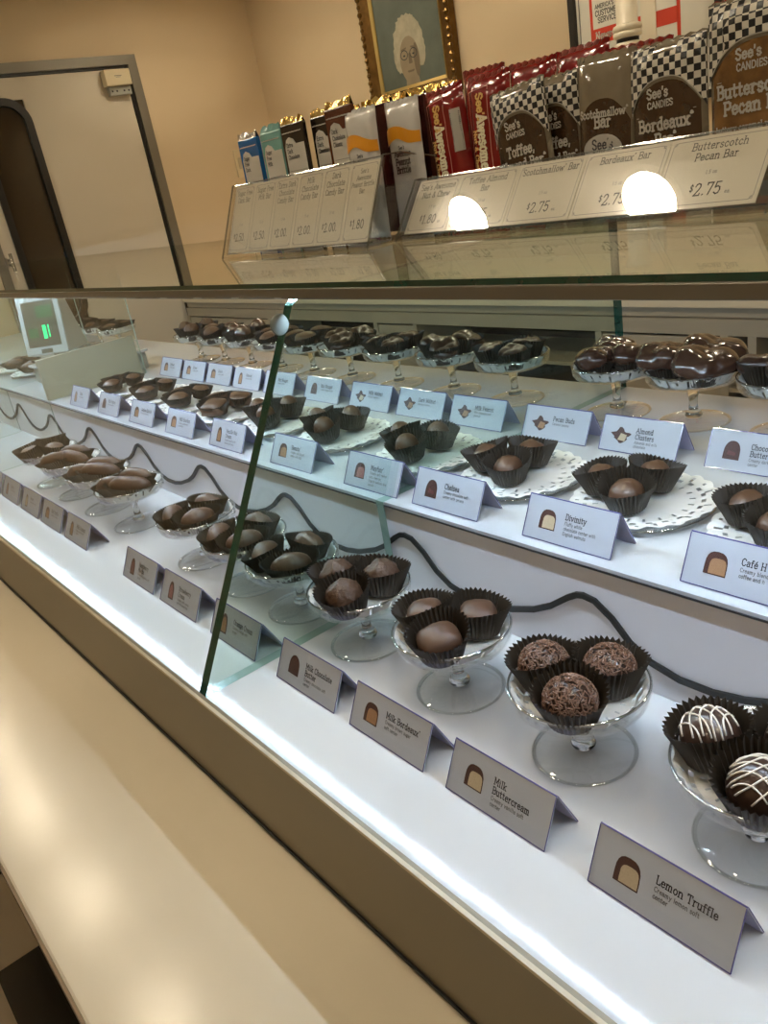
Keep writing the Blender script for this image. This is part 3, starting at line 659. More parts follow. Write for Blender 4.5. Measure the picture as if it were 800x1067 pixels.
def card(x, y, z, title, desc, fill_m, kind, label, grp):
    q = empty('flavor_card', (x, y, z + .0006)); tag(q, label, 'card', grp)
    link('front_leaf', LEAF_F, q); link('back_leaf', LEAF_B, q); link('acrylic_edge', ACR, q); link('clear_cover', COV, q)
    S_ = math.hypot(CH, CL)
    m = MB(); tt = wrap(title, 14); yy = S_ * .60
    for t in tt: write(m, t, .056, yy, .0066, .13, ax=.95); yy -= .0088
    mt = m.mesh('lettering', 'ink'); o = link('lettering', mt, q, (0, -.0003, .0001), LEANROT)
    m = MB(); yy += .0025
    for t in wrap(desc, 21): write(m, t, .056, yy, .0038, .13, serif=False, ax=.92); yy -= .0056
    link('small_print', m.mesh('small_print', 'ink_grey'), q, (0, -.0003, .0001), LEANROT)
    m = MB(); cx, cy = .032, S_ * .28
    if kind == 'half':
        m.poly([(a, b, 0) for a, b in arch(cx, cy, .023, .023, sq=.25)]); m.mi = 1; m.poly([(a, b, .0001) for a, b in arch(cx + .002, cy + .0012, .017, .0155, sq=.4)])
    elif kind == 'tall':
        m.poly([(a, b, 0) for a, b in arch(cx, cy - .004, .017, .028, sq=.1)]); m.mi = 1; m.poly([(a, b, .0001) for a, b in arch(cx, cy - .002, .012, .021, sq=.1)])
    elif kind == 'nut':
        pts = [(cx + (.014 + .004 * math.sin(5 * a)) * math.cos(a), cy + .010 + (.009 + .003 * math.sin(4 * a + 1)) * math.sin(a), 0) for a in [2 * PI * k / 24 for k in range(24)]]
        m.poly(pts); m.mi = 1; m.poly([(cx - .004, cy + .003, .0001), (cx + .008, cy + .002, .0001), (cx + .010, cy + .011, .0001), (cx, cy + .013, .0001)])
    else:
        m.poly([(a, b, 0) for a, b in arch(cx, cy, .022, .024, sq=.1)]); m.mi = 1; m.poly([(cx - .006, cy + .006, .0001), (cx + .005, cy + .005, .0001), (cx + .006, cy + .009, .0001), (cx - .005, cy + .012, .0001)])
    link('candy_picture', m.mesh('candy_picture', ['print_choc', fill_m]), q, (0, -.0003, .0001), LEANROT)
    return q

# ---- row 1 (front deck)
R1 = [(-.340, 'Lemon Truffle', 'Creamy lemon soft center', 'filling_cream', 'half'),
      (-.510, 'Milk Buttercream', 'Creamy vanilla soft center', 'filling_cream', 'half'),
      (-.668, 'Milk Bordeaux*', 'Creamy brown sugar soft center', 'filling_tan', 'half'),
      (-.822, 'Milk Chocolate Butter', 'Creamy chocolate soft center', 'print_choc', 'dome'),
      (-1.001, 'Orange Cream', 'Creamy orange soft center', 'filling_tan', 'tall'),
      (-1.172, 'Strawberry Cream', 'Creamy soft center with strawberries', 'filling_pink', 'tall'),
      (-1.323, 'Raspberry Mocha', 'Creamy raspberry soft center', 'print_choc_red', 'tall'),
      (-1.626, 'Milk Coconut', 'Creamy coconut soft center', 'filling_tan', 'tall'),
      (-1.777, 'Nut Truffle', 'Creamy soft center', 'filling_tan', 'half'),
      (-1.923, 'Pecan', 'Creamy pecan center', 'filling_cream', 'tall'),
      (-2.076, 'Cherry', 'Cherry soft center', 'filling_pink', 'tall'),
      (-2.222, 'Rum', 'Creamy rum center', 'filling_pink', 'tall')]
where1 = ['', 'second', 'third', 'fourth', 'fifth', 'sixth', 'seventh', 'eighth', 'ninth', 'tenth', 'eleventh', 'twelfth']
for k, (x, t, ds, fm, kd) in enumerate(R1):
    lab = 'acrylic tent card reading %s on the front deck' % t.replace('*', '') if k < 7 else 'small tent card on the front deck, %s away from the Lemon Truffle end' % where1[k]
    card(x, .378, Z0, t, ds, fm, kd, lab, 'tent cards along the front deck')
# ---- row 2 (shelf front)
R2 = [(-.411, 'Café H Truffle', 'Creamy blend of coffee and h', 'filling_tan', 'half'),
      (-.618, 'Divinity', 'Fluffy white chocolate center with English walnuts', 'filling_cream', 'half'),
      (-.817, 'Chelsea', 'Creamy chocolate soft center with pecans', 'print_choc_red', 'dome'),
      (-.974, 'Mayfair*', 'Creamy soft center with cherries, English walnuts and vanilla', 'filling_pink', 'half'),
      (-1.186, 'Beauty*', 'Creamy vanilla soft center with nuts', 'filling_tan', 'half'),
      (-1.409, 'Vanilla Nut Cream', 'Creamy vanilla soft center with nuts', 'filling_tan', 'tall'),
      (-1.606, 'Milk Bourbon', 'Creamy caramel and nut center', 'filling_tan', 'half'),
      (-1.797, 'Cashew Brittle', 'Crunchy nut center', 'filling_tan', 'half'),
      (-1.992, 'Milk Patties', 'Chocolate patties', 'print_choc', 'dome'),
      (-2.19, 'Toffee', 'Creamy center', 'filling_tan', 'tall')]
for k, (x, t, ds, fm, kd) in enumerate(R2):
    lab = 'acrylic tent card reading %s at the shelf edge' % t.replace('*', '') if k < 6 else 'small tent card at the shelf edge, %s beyond the Vanilla Nut Cream card' % ['first', 'second', 'third', 'fourth'][k - 6]
    card(x, .634, T2, t, ds, fm, kd, lab, 'tent cards along the shelf edge')
# ---- row 3 (mid shelf)
R3 = [(-.548, 'Chocolate Butter', 'Creamy dark chocolate center', 'print_choc_red', 'dome', 'with a dark cube candy picture'),
      (-.714, 'Almond Clusters', 'Almonds and milk chocolate', 'filling_cream', 'nut', ''),
      (-.862, 'Pecan Buds', 'Caramel pecans', 'filling_tan', 'nut', ''),
      (-1.030, 'Milk Peanut', 'Milk chocolate and peanuts', 'filling_tan', 'nut', ''),
      (-1.174, 'Dark Walnut', 'Walnut clusters', 'filling_tan', 'nut', ''),
      (-1.322, 'Milk Walnut', 'Walnut clusters', 'filling_cream', 'nut', ''),
      (-1.485, 'Nut Nougat', 'Creamy nougat center', 'print_choc', 'dome', ''),
      (-1.655, 'Nut Nougat', 'Creamy center', 'filling_pink', 'tall', ''),
      (-1.80, 'Almond', 'Creamy center', 'filling_tan', 'tall', ''),
      (-1.94, 'Cocoa', 'Creamy center', 'filling_tan', 'half', ''),
      (-2.08, 'Honey', 'Creamy center', 'filling_tan', 'half', ''),
      (-2.22, 'Walnut', 'Creamy center', 'filling_tan', 'half', '')]
for k, (x, t, ds, fm, kd, ex) in enumerate(R3):
    card(x, .908, T2, t, ds, fm, kd, 'grey tent card mid-shelf before the rear dishes, %s from the near end' % (['first'] + where1[1:])[k], 'tent cards on the middle of the shelf')

# ---- row 1 dishes
D1 = [(-.262, 'truffle', 'r', 'dark chocolate ball with white drizzle net', 'Lemon Truffle'),
      (-.440, 'sprinkled', 'r', 'round truffle coated in chocolate sprinkles', 'Milk Buttercream'),
      (-.616, 'smooth', 'r', 'smooth flat-topped milk chocolate', 'Milk Bordeaux'),
      (-.788, 'chopped', 'r', 'rough chopped-top milk chocolate', 'Milk Chocolate Butter'),
      (-.945, 'oval', 'o', 'oval milk chocolate', 'Orange Cream'),
      (-1.082, 'oval', 'ob', 'oval milk chocolate', 'Strawberry Cream'),
      (-1.245, 'oval', 'ob', 'oval milk chocolate', 'Raspberry'),
      (-1.535, 'log', 'l', 'long ridged chocolate log', 'eighth'),
      (-1.70, 'log', 'l', 'long ridged chocolate log', 'ninth'),
      (-1.87, 'log', 'l', 'long ridged chocolate log', 'tenth'),
      (-2.03, 'flat', 'rb', 'flat milk chocolate', 'eleventh')]
for k, (x, kd, cup, desc, nm) in enumerate(D1):
    wh = 'of the %s dish' % nm
    yy = .503
    footed(x, yy, Z0, 'clear footed glass dish on the front deck behind the %s card' % nm, 'footed glass dishes on the front deck')
    dl = link('paper_doily', DOI_B[k % 3], None, (x, yy, Z0), (0, 0, k * 1.3)); tag(dl, 'white lace paper doily in the footed dish behind the %s card' % nm, 'doily', 'doilies on the front deck')
    kk = [kd] * 3
    fill(x, yy - .004, Z0 + .0665, kk, cup, desc, wh, A0 + (k * .13 if k > 3 else 0), rad=.0335 if cup != 'l' else .024, grp_pre='on the front deck', ks=1.13, cs=1.06 if cup != 'l' else 1.15, rise=.004 if cup != 'l' else .008)
# ---- row 2 plates
P2 = [(-.36, 'dome', 'r', 'round milk chocolate', 'Café H'),
      (-.542, 'dome', 'r', 'round swirl-topped milk chocolate', 'Divinity'),
      (-.732, 'dome', 'r', 'swirl-topped milk chocolate', 'Chelsea'),
      (-.925, 'ball', 'r', 'small round milk chocolate', 'Mayfair'),
      (-1.15, 'ball', 'r', 'small ball of milk chocolate', 'Beauty'),
      (-1.35, 'ball', 'r', 'small rough chocolate ball', 'Vanilla Nut'),
      (-1.545, 'square', 'o', 'square-cornered milk chocolate', 'first far'),
      (-1.725, 'flat', 'o', 'flat milk chocolate', 'second far'),
      (-1.915, 'flat', 'o', 'broad flat milk chocolate', 'third far'),
      (-2.11, 'flat', 'o', 'dark flat chocolate', 'last far')]
for k, (x, kd, cup, desc, nm) in enumerate(P2):
    pn = 'doily plate behind the %s card' % nm; yy = .765
    q = link('glass_plate', PLATE, None, (x, yy, T2)); tag(q, 'round clear glass plate under a doily behind the %s shelf card' % nm, 'plate', 'glass plates on the shelf'); link('rim', PLRIM, q)
    dl = link('paper_doily', DOI_P[k % 2], None, (x, yy, T2), (0, 0, k * .9)); tag(dl, 'round white lace doily on the plate behind the %s shelf card' % nm, 'doily', 'doilies on the shelf plates')
    fill(x - .016, yy - .006, T2 + .0115, [kd] * 3, cup, desc, 'of the ' + pn, A0 - .1 + (k % 3) * .12, rad=.032, tilt=.25, grp_pre='on the shelf plates')
# ---- row 3 footed dishes
D3 = [(-.512, 'nuts', 'dark nut cluster'), (-.655, 'cluster', 'large glossy milk chocolate nut cluster'), (-.790, 'cluster_b', 'glossy milk chocolate nut cluster'),
      (-1.010, 'nuts_b', 'small dark nut cluster'), (-1.170, 'nuts', 'dark chocolate nut cluster'), (-1.338, 'nuts_b', 'dark nut cluster'), (-1.503, 'nuts', 'dark nut cluster'),
      (-1.657, 'square', 'square chocolate'), (-1.80, 'flat', 'flat chocolate'), (-1.95, 'truffle_p', 'shiny round chocolate'), (-2.10, 'smooth', 'round chocolate'), (-2.245, 'chopped', 'rough chocolate')]
CM['truffle_p'] = lump('candy', .0235, .0225, .0240, 'choc_gloss', .0005, 60, 25, flat=.45)
for k, (x, kd, desc) in enumerate(D3):
    n_ = (['first'] + where1[1:])[k]
    wh = 'of the %s rear footed dish' % n_
    footed(x, 1.060, T2, 'clear footed glass dish at the back of the shelf, %s from the near end' % n_, 'footed glass dishes at the back of the shelf')
    dl = link('paper_doily', DOI_B[k % 3], None, (x, 1.060, T2), (0, 0, k * 1.1)); tag(dl, 'white lace doily in the %s rear footed dish from the near end' % n_, 'doily', 'doilies in the rear dishes')
    kk = [kd] * 3
    if kd == 'cluster': kk = ['cluster', 'cluster_b', 'cluster']
    big = 'cluster' in kd
    fill(x, 1.060, T2 + .0665, kk, 's' if big else 'r', desc, wh, 0 if k == 2 else A0 + .3 * (k % 2), rad=.034 if k != 2 else .031, tilt=.14, rise=.012, cs=(1.0 if k == 2 else 1.22) if big else 1.0, ks=1.0 if k == 2 else 1.08, grp_pre='in the rear dishes')
# ---- neighbouring case, past the scale
for k, (x, y, ft) in enumerate(((-2.86, .76, 0), (-3.04, .76, 0), (-2.86, 1.06, 1), (-3.04, 1.06, 1), (-3.22, 1.06, 1))):
    n_ = 'at the %s of the far case past the scale' % ['front near end', 'front middle', 'back near end', 'back middle', 'back far end'][k]
    if ft:
        footed(x, y, T2, 'clear footed glass dish ' + n_, 'footed dishes in the far case')
        dl = link('paper_doily', DOI_B[k % 3], None, (x, y, T2)); tag(dl, 'lace doily in dish ' + n_, 'doily', 'doilies in the far case')
        fill(x, y, T2 + .0665, ['flat'] * 3, 's', 'flat brown chocolate', 'of the dish ' + n_.replace('at the ', '').replace(' of the far case past the scale', ', far case'), A0, grp_pre='in the far case')
    else:
        q = link('glass_plate', PLATE, None, (x, y, T2)); tag(q, 'round clear glass plate ' + n_, 'plate', 'plates in the far case'); link('rim', PLRIM, q)
        dl = link('paper_doily', DOI_P[0], None, (x, y, T2)); tag(dl, 'lace doily on plate ' + n_, 'doily', 'doilies in the far case')
        fill(x, y, T2 + .0115, ['log'] * 3, 'l', 'long brown chocolate', 'of the plate ' + n_.replace('at the ', '').replace(' of the far case past the scale', ', far case'), A0, rad=.026, grp_pre='in the far case')

# ================================================================== ACRYLIC BAR HOLDERS ON THE TOP GLASS
TZ = TOP + .0005
def holder(name, x0, x1, y0, lean, zt, depth, label):
    q = empty(name, ((x0 + x1) / 2, y0, TZ)); tag(q, label, 'display holder')
    L = lambda o: setattr(o, 'location', (-(x0 + x1) / 2, -y0, -TZ)) or o
    t = .003
    for i, xx in enumerate((x0 - .008, x1 + .005)):
        m = MB(); pr = [(y0 - .012, TZ), (y0 + lean - .004, zt + .002), (y0 + lean + .03, zt + .002), (y0 + depth, zt - .03), (y0 + depth, TZ)]
        m.hexa([(xx, a, b) for a, b in pr], [(xx + t, a, b) for a, b in pr]); L(build('side_panel', m, 'acrylic', q))
        m = MB()
        m.tube([(xx + t / 2, *pr[0]), (xx + t / 2, *pr[1]), (xx + t / 2, *pr[2]), (xx + t / 2, *pr[3])], .0017, 6); L(build('side_edge', m, 'acrylic_rim', q))
    m = MB(); m.box((x0 - .005, y0 - .012, TZ), (x1 + .005, y0 + depth, TZ + .003)); L(build('base', m, 'acrylic', q))
    for off, nm in ((-.0028, 'front_panel'), (.0022, 'rear_panel')):
        m = MB(); zb = TZ + .008
        m.hexa([(x0 - .005, y0 + off, zb), (x1 + .005, y0 + off, zb), (x1 + .005, y0 + off + .0015, zb), (x0 - .005, y0 + off + .0015, zb)],
               [(x0 - .005, y0 + lean + off, zt), (x1 + .005, y0 + lean + off, zt), (x1 + .005, y0 + lean + off + .0015, zt), (x0 - .005, y0 + lean + off + .0015, zt)]); L(build(nm, m, 'acrylic', q))
    m = MB(); m.tube([(x0 - .005, y0 + lean, zt + .001), (x1 + .005, y0 + lean, zt + .001)], .0013, 6); m.tube([(x0 - .005, y0, TZ + .007), (x1 + .005, y0, TZ + .007)], .0013, 6)
    L(build('panel_edge', m, 'acrylic_rim', q))
    m = MB(); m.box((x0 - .005, y0 + depth, TZ), (x1 + .005, y0 + depth + .003, zt - .03)); L(build('back_panel', m, 'acrylic', q))
    return q
def price_tag(xa, xb, y0, lean, zt, lines, price, label, grp, narrow=False):
    zb = TZ + .0090; H = math.hypot(lean, zt - zb); W = xb - xa; ang = math.atan2(zt - zb, lean)
    q = empty('price_tag', (xa, y0, zb), rot=(ang, 0, 0)); tag(q, label, 'price tag', grp)
    m = MB(); m.box((0, .0, -.0008), (W, H, .0004)); build('card', m, 'tag_paper', q)
    m = MB(); g = .0045; t = .0006; c = .0045
    pts = [(g + c, g), (W - g - c, g), (W - g, g + c), (W - g, H - g - c), (W - g - c, H - g), (g + c, H - g), (g, H - g - c), (g, g + c), (g + c, g)]
    for a, b in zip(pts, pts[1:]): seg(m, a, b, t, .0006)
    for cx, cy in ((g + .002, g + .002), (W - g - .002, g + .002), (W - g - .002, H - g - .002), (g + .002, H - g - .002)):
        for k in range(8): seg(m, (cx + .0016 * math.cos(k * PI / 4), cy + .0016 * math.sin(k * PI / 4)), (cx + .0016 * math.cos((k + 1) * PI / 4), cy + .0016 * math.sin((k + 1) * PI / 4)), .0005, .0006)
    build('border', m, 'ink_grey', q)
    m = MB(); wmax = max(text_width(s) for s in lines); h = min(.0088, (W - .016) / wmax); yy = H - .0165 - (.001 if narrow else 0)
    for s in lines: write(m, s, W / 2, yy, h, .105, 'C', z=.0006); yy -= h * 1.45
    hp = .0135; hp = min(hp, (W - .02) / 3.2 )
    n0 = W / 2 - text_width(price) * hp / 2
    write(m, '$', n0 - hp * .3, H * .17 + hp * .35, hp * .6, .11, z=.0006); xe = write(m, price, n0 + hp * .15, H * .17, hp, .105, z=.0006)
    build('lettering', m, 'ink', q)
    m = MB(); write(m, '1.5 oz', W / 2, H * .46 if not narrow else H * .40, .0042, .11, 'C', z=.0006)
    if not narrow: write(m, 'ea.', xe + .004, H * .17, .0045, .12, z=.0006)
    build('small_print', m, 'ink_grey', q)
HL = holder('acrylic_bar_holder', -1.467, -1.026, .800, .050, Z0 + .580, .235, 'clear acrylic holder full of slim candy bars, with six price tags')
HR = holder('acrylic_bar_holder', -1.005, -.440, .850, .050, Z0 + .537, .26, 'wide clear acrylic holder of bagged bars, with five price tags')
tl = [(['Sugar Free', 'Dark Bar'], '2.50.', 'Sugar Free Dark Bar'), (['Sugar Free', 'Milk Bar'], '2.50.', 'Sugar Free Milk Bar'), (['Extra Dark', 'Chocolate', 'Candy Bar'], '2.00.', 'Extra Dark Chocolate Candy Bar'),
      (['Milk', 'Chocolate', 'Candy Bar'], '2.00.', 'Milk Chocolate Candy Bar'), (['Dark', 'Chocolate', 'Candy Bar'], '2.00.', 'plain Dark Chocolate Candy Bar'), (["See's", 'Awesome', 'Peanut Brittle', 'Bar'], '1.80', 'Awesome Peanut Brittle Bar')]
w = .440 / 6
for k, (ls, p, nm) in enumerate(tl): price_tag(-1.467 + w * k + .0004, -1.467 + w * (k + 1) - .0004, .800, .050, Z0 + .578, ls, p, 'narrow cream price tag for the %s' % nm, 'narrow price tags on the slim bar holder', True)
xs = [-1.013, -.928, -.815, -.700, -.575, -.450]
xs = [-1.003, -.912, -.800, -.690, -.573, -.450]
tr = [(["See's Awesome", 'Nut & Chew'], '1.80', 'Awesome Nut and Chew'), (['Toffee Almond', 'Bar'], '2.75', 'Toffee Almond Bar'), (['Scotchmallow* Bar'], '2.75', 'Scotchmallow Bar'), (['Bordeaux* Bar'], '2.75', 'Bordeaux Bar'), (['Butterscotch', 'Pecan Bar'], '2.75', 'Butterscotch Pecan Bar')]
for k, (ls, p, nm) in enumerate(tr): price_tag(xs[k] + .0004, xs[k + 1] - .0004, .850, .050, Z0 + .535, ls, p, 'wide cream price tag for the %s' % nm, 'wide price tags on the bagged bar holder')

# ---- wrapped slim bars
def slim_bar(x, y, w, zt, wrapm, foil, lines, label, lean=.02, yaw=0, zb=None):
    zb = zb if zb is not None else TZ + .006; H = zt - zb
    q = empty('candy_bar', (x, y, zb), rot=(-lean, 0, yaw)); tag(q, label, 'candy bar', 'slim wrapped candy bars')
    t = .009
    m = MB(); m.box((0, 0, 0), (w, t, H - .010)); o = build('wrapper', m, wrapm, q); bev(o, .002)
    # crumpled foil end
    m = MB(); random.seed(int(-x * 1000)); n = 9; lo = []; hi = []
    for k in range(n): u = k / (n - 1); lo.append((w * (.02 + .96 * u), .001, H - .0105)); hi.append((w * (.03 + .94 * u), .0035 + random.uniform(-.002, .002), H + random.uniform(-.003, .003)))
    for k in range(n - 1):
        m.poly([lo[k], lo[k + 1], hi[k + 1], hi[k]]); b = [(p[0], t - .001, p[2]) for p in (lo[k], lo[k + 1])]; m.poly([b[0], b[1], hi[k + 1], hi[k]])
    build('foil_end', m, foil, q)
    if lines:
        # pale label with a rounded shoulder
        m = MB(); a, b, hl = w * .12, w * .97, H - .043
        m.poly([(a, -.0006, .002), (b, -.0006, .002), (b, -.0006, hl), (w * .62, -.0006, hl), (w * .52, -.0006, hl + .008), (w * .34, -.0006, hl + .012), (w * .2, -.0006, hl + .008), (a, -.0006, hl - .004)])
        build('label', m, 'bar_label', q)
        m = MB(); yy = hl - .004; h = .0062
        for s in lines: write(m, s, w * .2, yy, h, .16); yy -= .0098
        yy -= .010; seg(m, (w * .18, yy), (w * .9, yy), .0005, 0); yy -= .018
        write(m, "See's", w * .22, yy, .0105, .2); write(m, 'CANDIES', w * .22, yy - .0085, .0058, .18, serif=False)
        link('lettering', m.mesh('lettering', 'ink'), q, (0, -.0010, 0), (PI / 2, 0, 0))
        m = MB(); zz = H - .024
        for k in range(14): seg(m, (w * .08 + w * .84 * k / 14, zz), (w * .08 + w * .84 * (k + .7) / 14, zz + .0006 * (k % 2)), .0016, 0)
        link('trim_line', m.mesh('trim_line', 'pale_ink'), q, (0, -.0009, 0), (PI / 2, 0, 0))
    return q
zt = Z0 + .665
slim_bar(-1.500, .888, .070, zt + .004, 'wrap_blue', 'silver_foil', ['Sugar', 'Free', 'Dark'], 'blue wrapped slim bar at the door end of the acrylic holder')
slim_bar(-1.418, .888, .070, zt + .005, 'wrap_teal', 'wrap_teal', ['Sugar', 'Free', 'Milk'], 'pale teal wrapped slim bar beside the blue one')
slim_bar(-1.342, .885, .071, zt + .008, 'wrap_black', 'gold_foil', ['Extra', 'Dark', 'Chocolate'], 'black wrapped slim bar with gold foil top beside the teal bar')
slim_bar(-1.268, .900, .066, zt + .008, 'wrap_black', 'gold_foil', ['Extra', 'Dark', 'Chocolate'], 'black wrapped slim bar with gold foil, next to the purple bar')
slim_bar(-1.233, .925, .070, zt + .003, 'wrap_purple', 'gold_foil', ['Milk', 'Choc', 'Bar'], 'purple wrapped slim bar half hidden behind the tall brown bar')
slim_bar(-1.187, .872, .072, zt + .010, 'wrap_brown', 'gold_foil', ['Dark', 'Chocolate', 'Classic'], 'tall brown wrapped slim bar in front with pale label')
for k in range(5): slim_bar(-1.163 + .016 * k, .93 + .0 * k + .022 * k, .075, zt + .004 + .001 * k, 'wrap_burgundy', 'gold_foil', None, 'burgundy slim bar with gold foil top, %s in the file behind the white bags' % ['first', 'second', 'third', 'fourth', 'last'][k])

# ---- pouches (flow wraps and bags)
def pouch_mesh(w, h, t, crimp=.010, nx=14, nz=18, seed=0, wr=.0012):
    m = MB(); idx = {}
    for side in (0, 1):
        for j in range(nz + 1):
            for i in range(nx + 1):
                u, v = i / nx, j / nz; edge = min(1, min(u, 1 - u) * 5) ** .6; ev = min(1, min(v * h, (1 - v) * h) / (crimp * 2.2)); ev = 0 if min(v * h, (1 - v) * h) < crimp * .8 else max(0, ev) ** .7
                d = t / 2 * edge * ev + wr * noise.noise(Vector((u * 6 + seed, v * 8, side * 5))) * ev
                y = -d if side == 0 else d
                zj = v * h + (.0010 * ((i % 2) * 2 - 1) if j in (0, nz) else 0)
                xw = w * (u - .5) * (1 - .035 * ev) + w / 2
                idx[side, i, j] = m.vert(xw, y, zj)
        for j in range(nz):
            for i in range(nx):
                a, b, c_, d_ = idx[side, i, j], idx[side, i + 1, j], idx[side, i + 1, j + 1], idx[side, i, j + 1]
                m.face(*((a, b, c_, d_) if side == 0 else (d_, c_, b, a)))
    for j in range(nz):
        for i in (0, nx): m.face(idx[0, i, j], idx[1, i, j], idx[1, i, j + 1], idx[0, i, j + 1])
    return m
def drape(mb, w, h, t, crimp=.010, seed=0, wr=.0012, off=.0008):
    """lay flat (x, z->y) art onto the bulging pouch front"""
    out = []
    for x, z, lay in mb.v:
        u, v = min(1, max(0, x / w)), min(1, max(0, z / h)); edge = min(1, min(u, 1 - u) * 5) ** .6
        mn = min(v * h, (1 - v) * h); ev = 0 if mn < crimp * .8 else max(0, min(1, mn / (crimp * 2.2))) ** .7
        d = t / 2 * edge * ev + wr * noise.noise(Vector((u * 6 + seed, v * 8, 0))) * ev
        out.append((x, -d - off - lay, z))
    mb.v = out; return mb
def gridpoly(mb, x0, x1, z0f, z1f, n=14, mrows=6, lay=0):
    base = len(mb.v)
    for j in range(mrows + 1):
        for i in range(n + 1):
            x = x0 + (x1 - x0) * i / n; a, b = z0f(x), z1f(x); mb.vert(x, a + (b - a) * j / mrows, lay)
    for j in range(mrows):
        for i in range(n): k = base + j * (n + 1) + i; mb.face(k, k + 1, k + n + 2, k + n + 1)
def pouch(name, x, y, z, w, h, t, matn, label, grp, rot=(0, 0, 0), cat='candy bar', seed=0):
    q = empty(name, (x, y, z), rot=rot); tag(q, label, cat, grp)
    build('wrapper', pouch_mesh(w, h, t, seed=seed), matn, q, True); return q
zb = TZ + .006
for k, (x, y, lb, r) in enumerate(((-1.106, .872, 'white flow-wrapped peanut brittle bar with orange band beside the brown bar', .02), (-1.052, .915, 'white flow-wrapped bar with orange band, touching the red wrappers', .0))):
    w_, h_, t_ = .080, .192, .018
    q = pouch('peanut_bar', x - .035, y, zb, w_, h_, t_, 'wrap_white', lb, 'white and orange wrapped bars', (-.03, r, 0), seed=k)
    m = MB(); gridpoly(m, .001, w_ - .001, lambda u: .128 + .010 * math.exp(-((u - .03) / .018) ** 2), lambda u: .150 + .006 * math.sin(u * 60)); drape(m, w_, h_, t_, seed=k); build('orange_band', m, 'wrap_orange', q, True)
    m = MB(); write(m, "See's", w_ * .5, .122, .005, .18, 'C'); write(m, "Awesome", w_ * .5, .112, .0075, .2, 'C'); write(m, "Peanut", w_ * .5, .100, .009, .22, 'C'); write(m, "Brittle", w_ * .5, .088, .009, .22, 'C'); drape(m, w_, h_, t_, seed=k, off=.0012); build('lettering', m, 'ink', q)
def red_bar(x, y, h, w_, lab, yaw, roll, lean, text=True, barcode=True, seed=0):
    t_ = .024
    q = pouch('red_wrapped_bar', x, y, zb, w_, h, t_, 'wrap_red', lab, 'red wrapped nut bars', (-lean, roll, yaw), seed=seed)
    if text:
        m = MB(); a, b, z0, z1 = w_ * .09, w_ * .57, .012, h - .020; t = .0011
        for p, r_ in (((a, z0), (a, z1)), ((a, z1), (b, z1 + .004)), ((b, z1 + .004), (b, z0))):
            n = 10
            for k in range(n): seg(m, (p[0] + (r_[0] - p[0]) * k / n, p[1] + (r_[1] - p[1]) * k / n), (p[0] + (r_[0] - p[0]) * (k + 1) / n, p[1] + (r_[1] - p[1]) * (k + 1) / n), t, .0003)
        drape(m, w_, h, t_, seed=seed); build('panel_outline', m, 'pink_ink', q)
        def vtext(s, xb, ztop, hh, wt, lay, mt, ax=1.0):
            mm = MB(); write(mm, s, 0, 0, hh, wt, 'L', ax=ax); mm.v = [(xb + py, ztop - px_, lay) for px_, py, _ in mm.v]; drape(mm, w_, h, t_, seed=seed); build('lettering', mm, mt, q)
        vtext("See's", a + (b - a) * .46, z1 - .004, .0125, .22, .0003, 'gold_ink')
        vtext("Awesome", a + (b - a) * .42, z1 - .031, .0175, .19, .0003, 'cream_ink', .78)
        vtext("Nut & Chew Bar", a + (b - a) * .12, z1 - .050, .0085, .2, .0003, 'gold_ink')
    if barcode:
        m = MB(); x0 = w_ * .72; gridpoly(m, x0, w_ * .93, lambda u: h * .52, lambda u: h * .82, 4, 6); drape(m, w_, h, t_, seed=seed); build('barcode_label', m, 'pale_ink', q)
        m = MB(); random.seed(4)
        for k in range(22): zz = h * .535 + k * h * .27 / 22; seg(m, (x0 + .0015, zz), (w_ * .915, zz), random.uniform(.0005, .0016), .0004)
        drape(m, w_, h, t_, seed=seed); build('barcode_line', m, 'ink', q)
    return q
red_bar(-1.000, .938, .192, .080, 'red wrapped nut bar with gold and cream lettering, next to the white bag', 0, -.07, .02, seed=1)
red_bar(-.921, .937, .196, .080, 'red wrapped nut bar with large cream lettering, beside the toffee bags', 0, .0, .02, barcode=False, seed=2)
red_bar(-.985, .985, .212, .085, 'plain red wrapper behind the two lettered red bars', 0, .03, .03, False, False, 3)
red_bar(-.900, .995, .204, .085, 'red wrapper with a barcode behind the near lettered red bar', 0, .02, .03, False, True, 4)
red_bar(-.835, 1.025, .206, .095, 'red wrapper with barcode standing behind the middle toffee bag', 0, -.02, .03, False, True, 5)
red_bar(-.775, 1.055, .196, .10, 'dark red wrapper standing behind the Scotchmallow bag', 0, .03, .03, False, False, 6)
red_bar(-.628, 1.075, .216, .08, 'red wrapper peeping above the tall pecan bag', 0, .0, .02, False, True, 7)

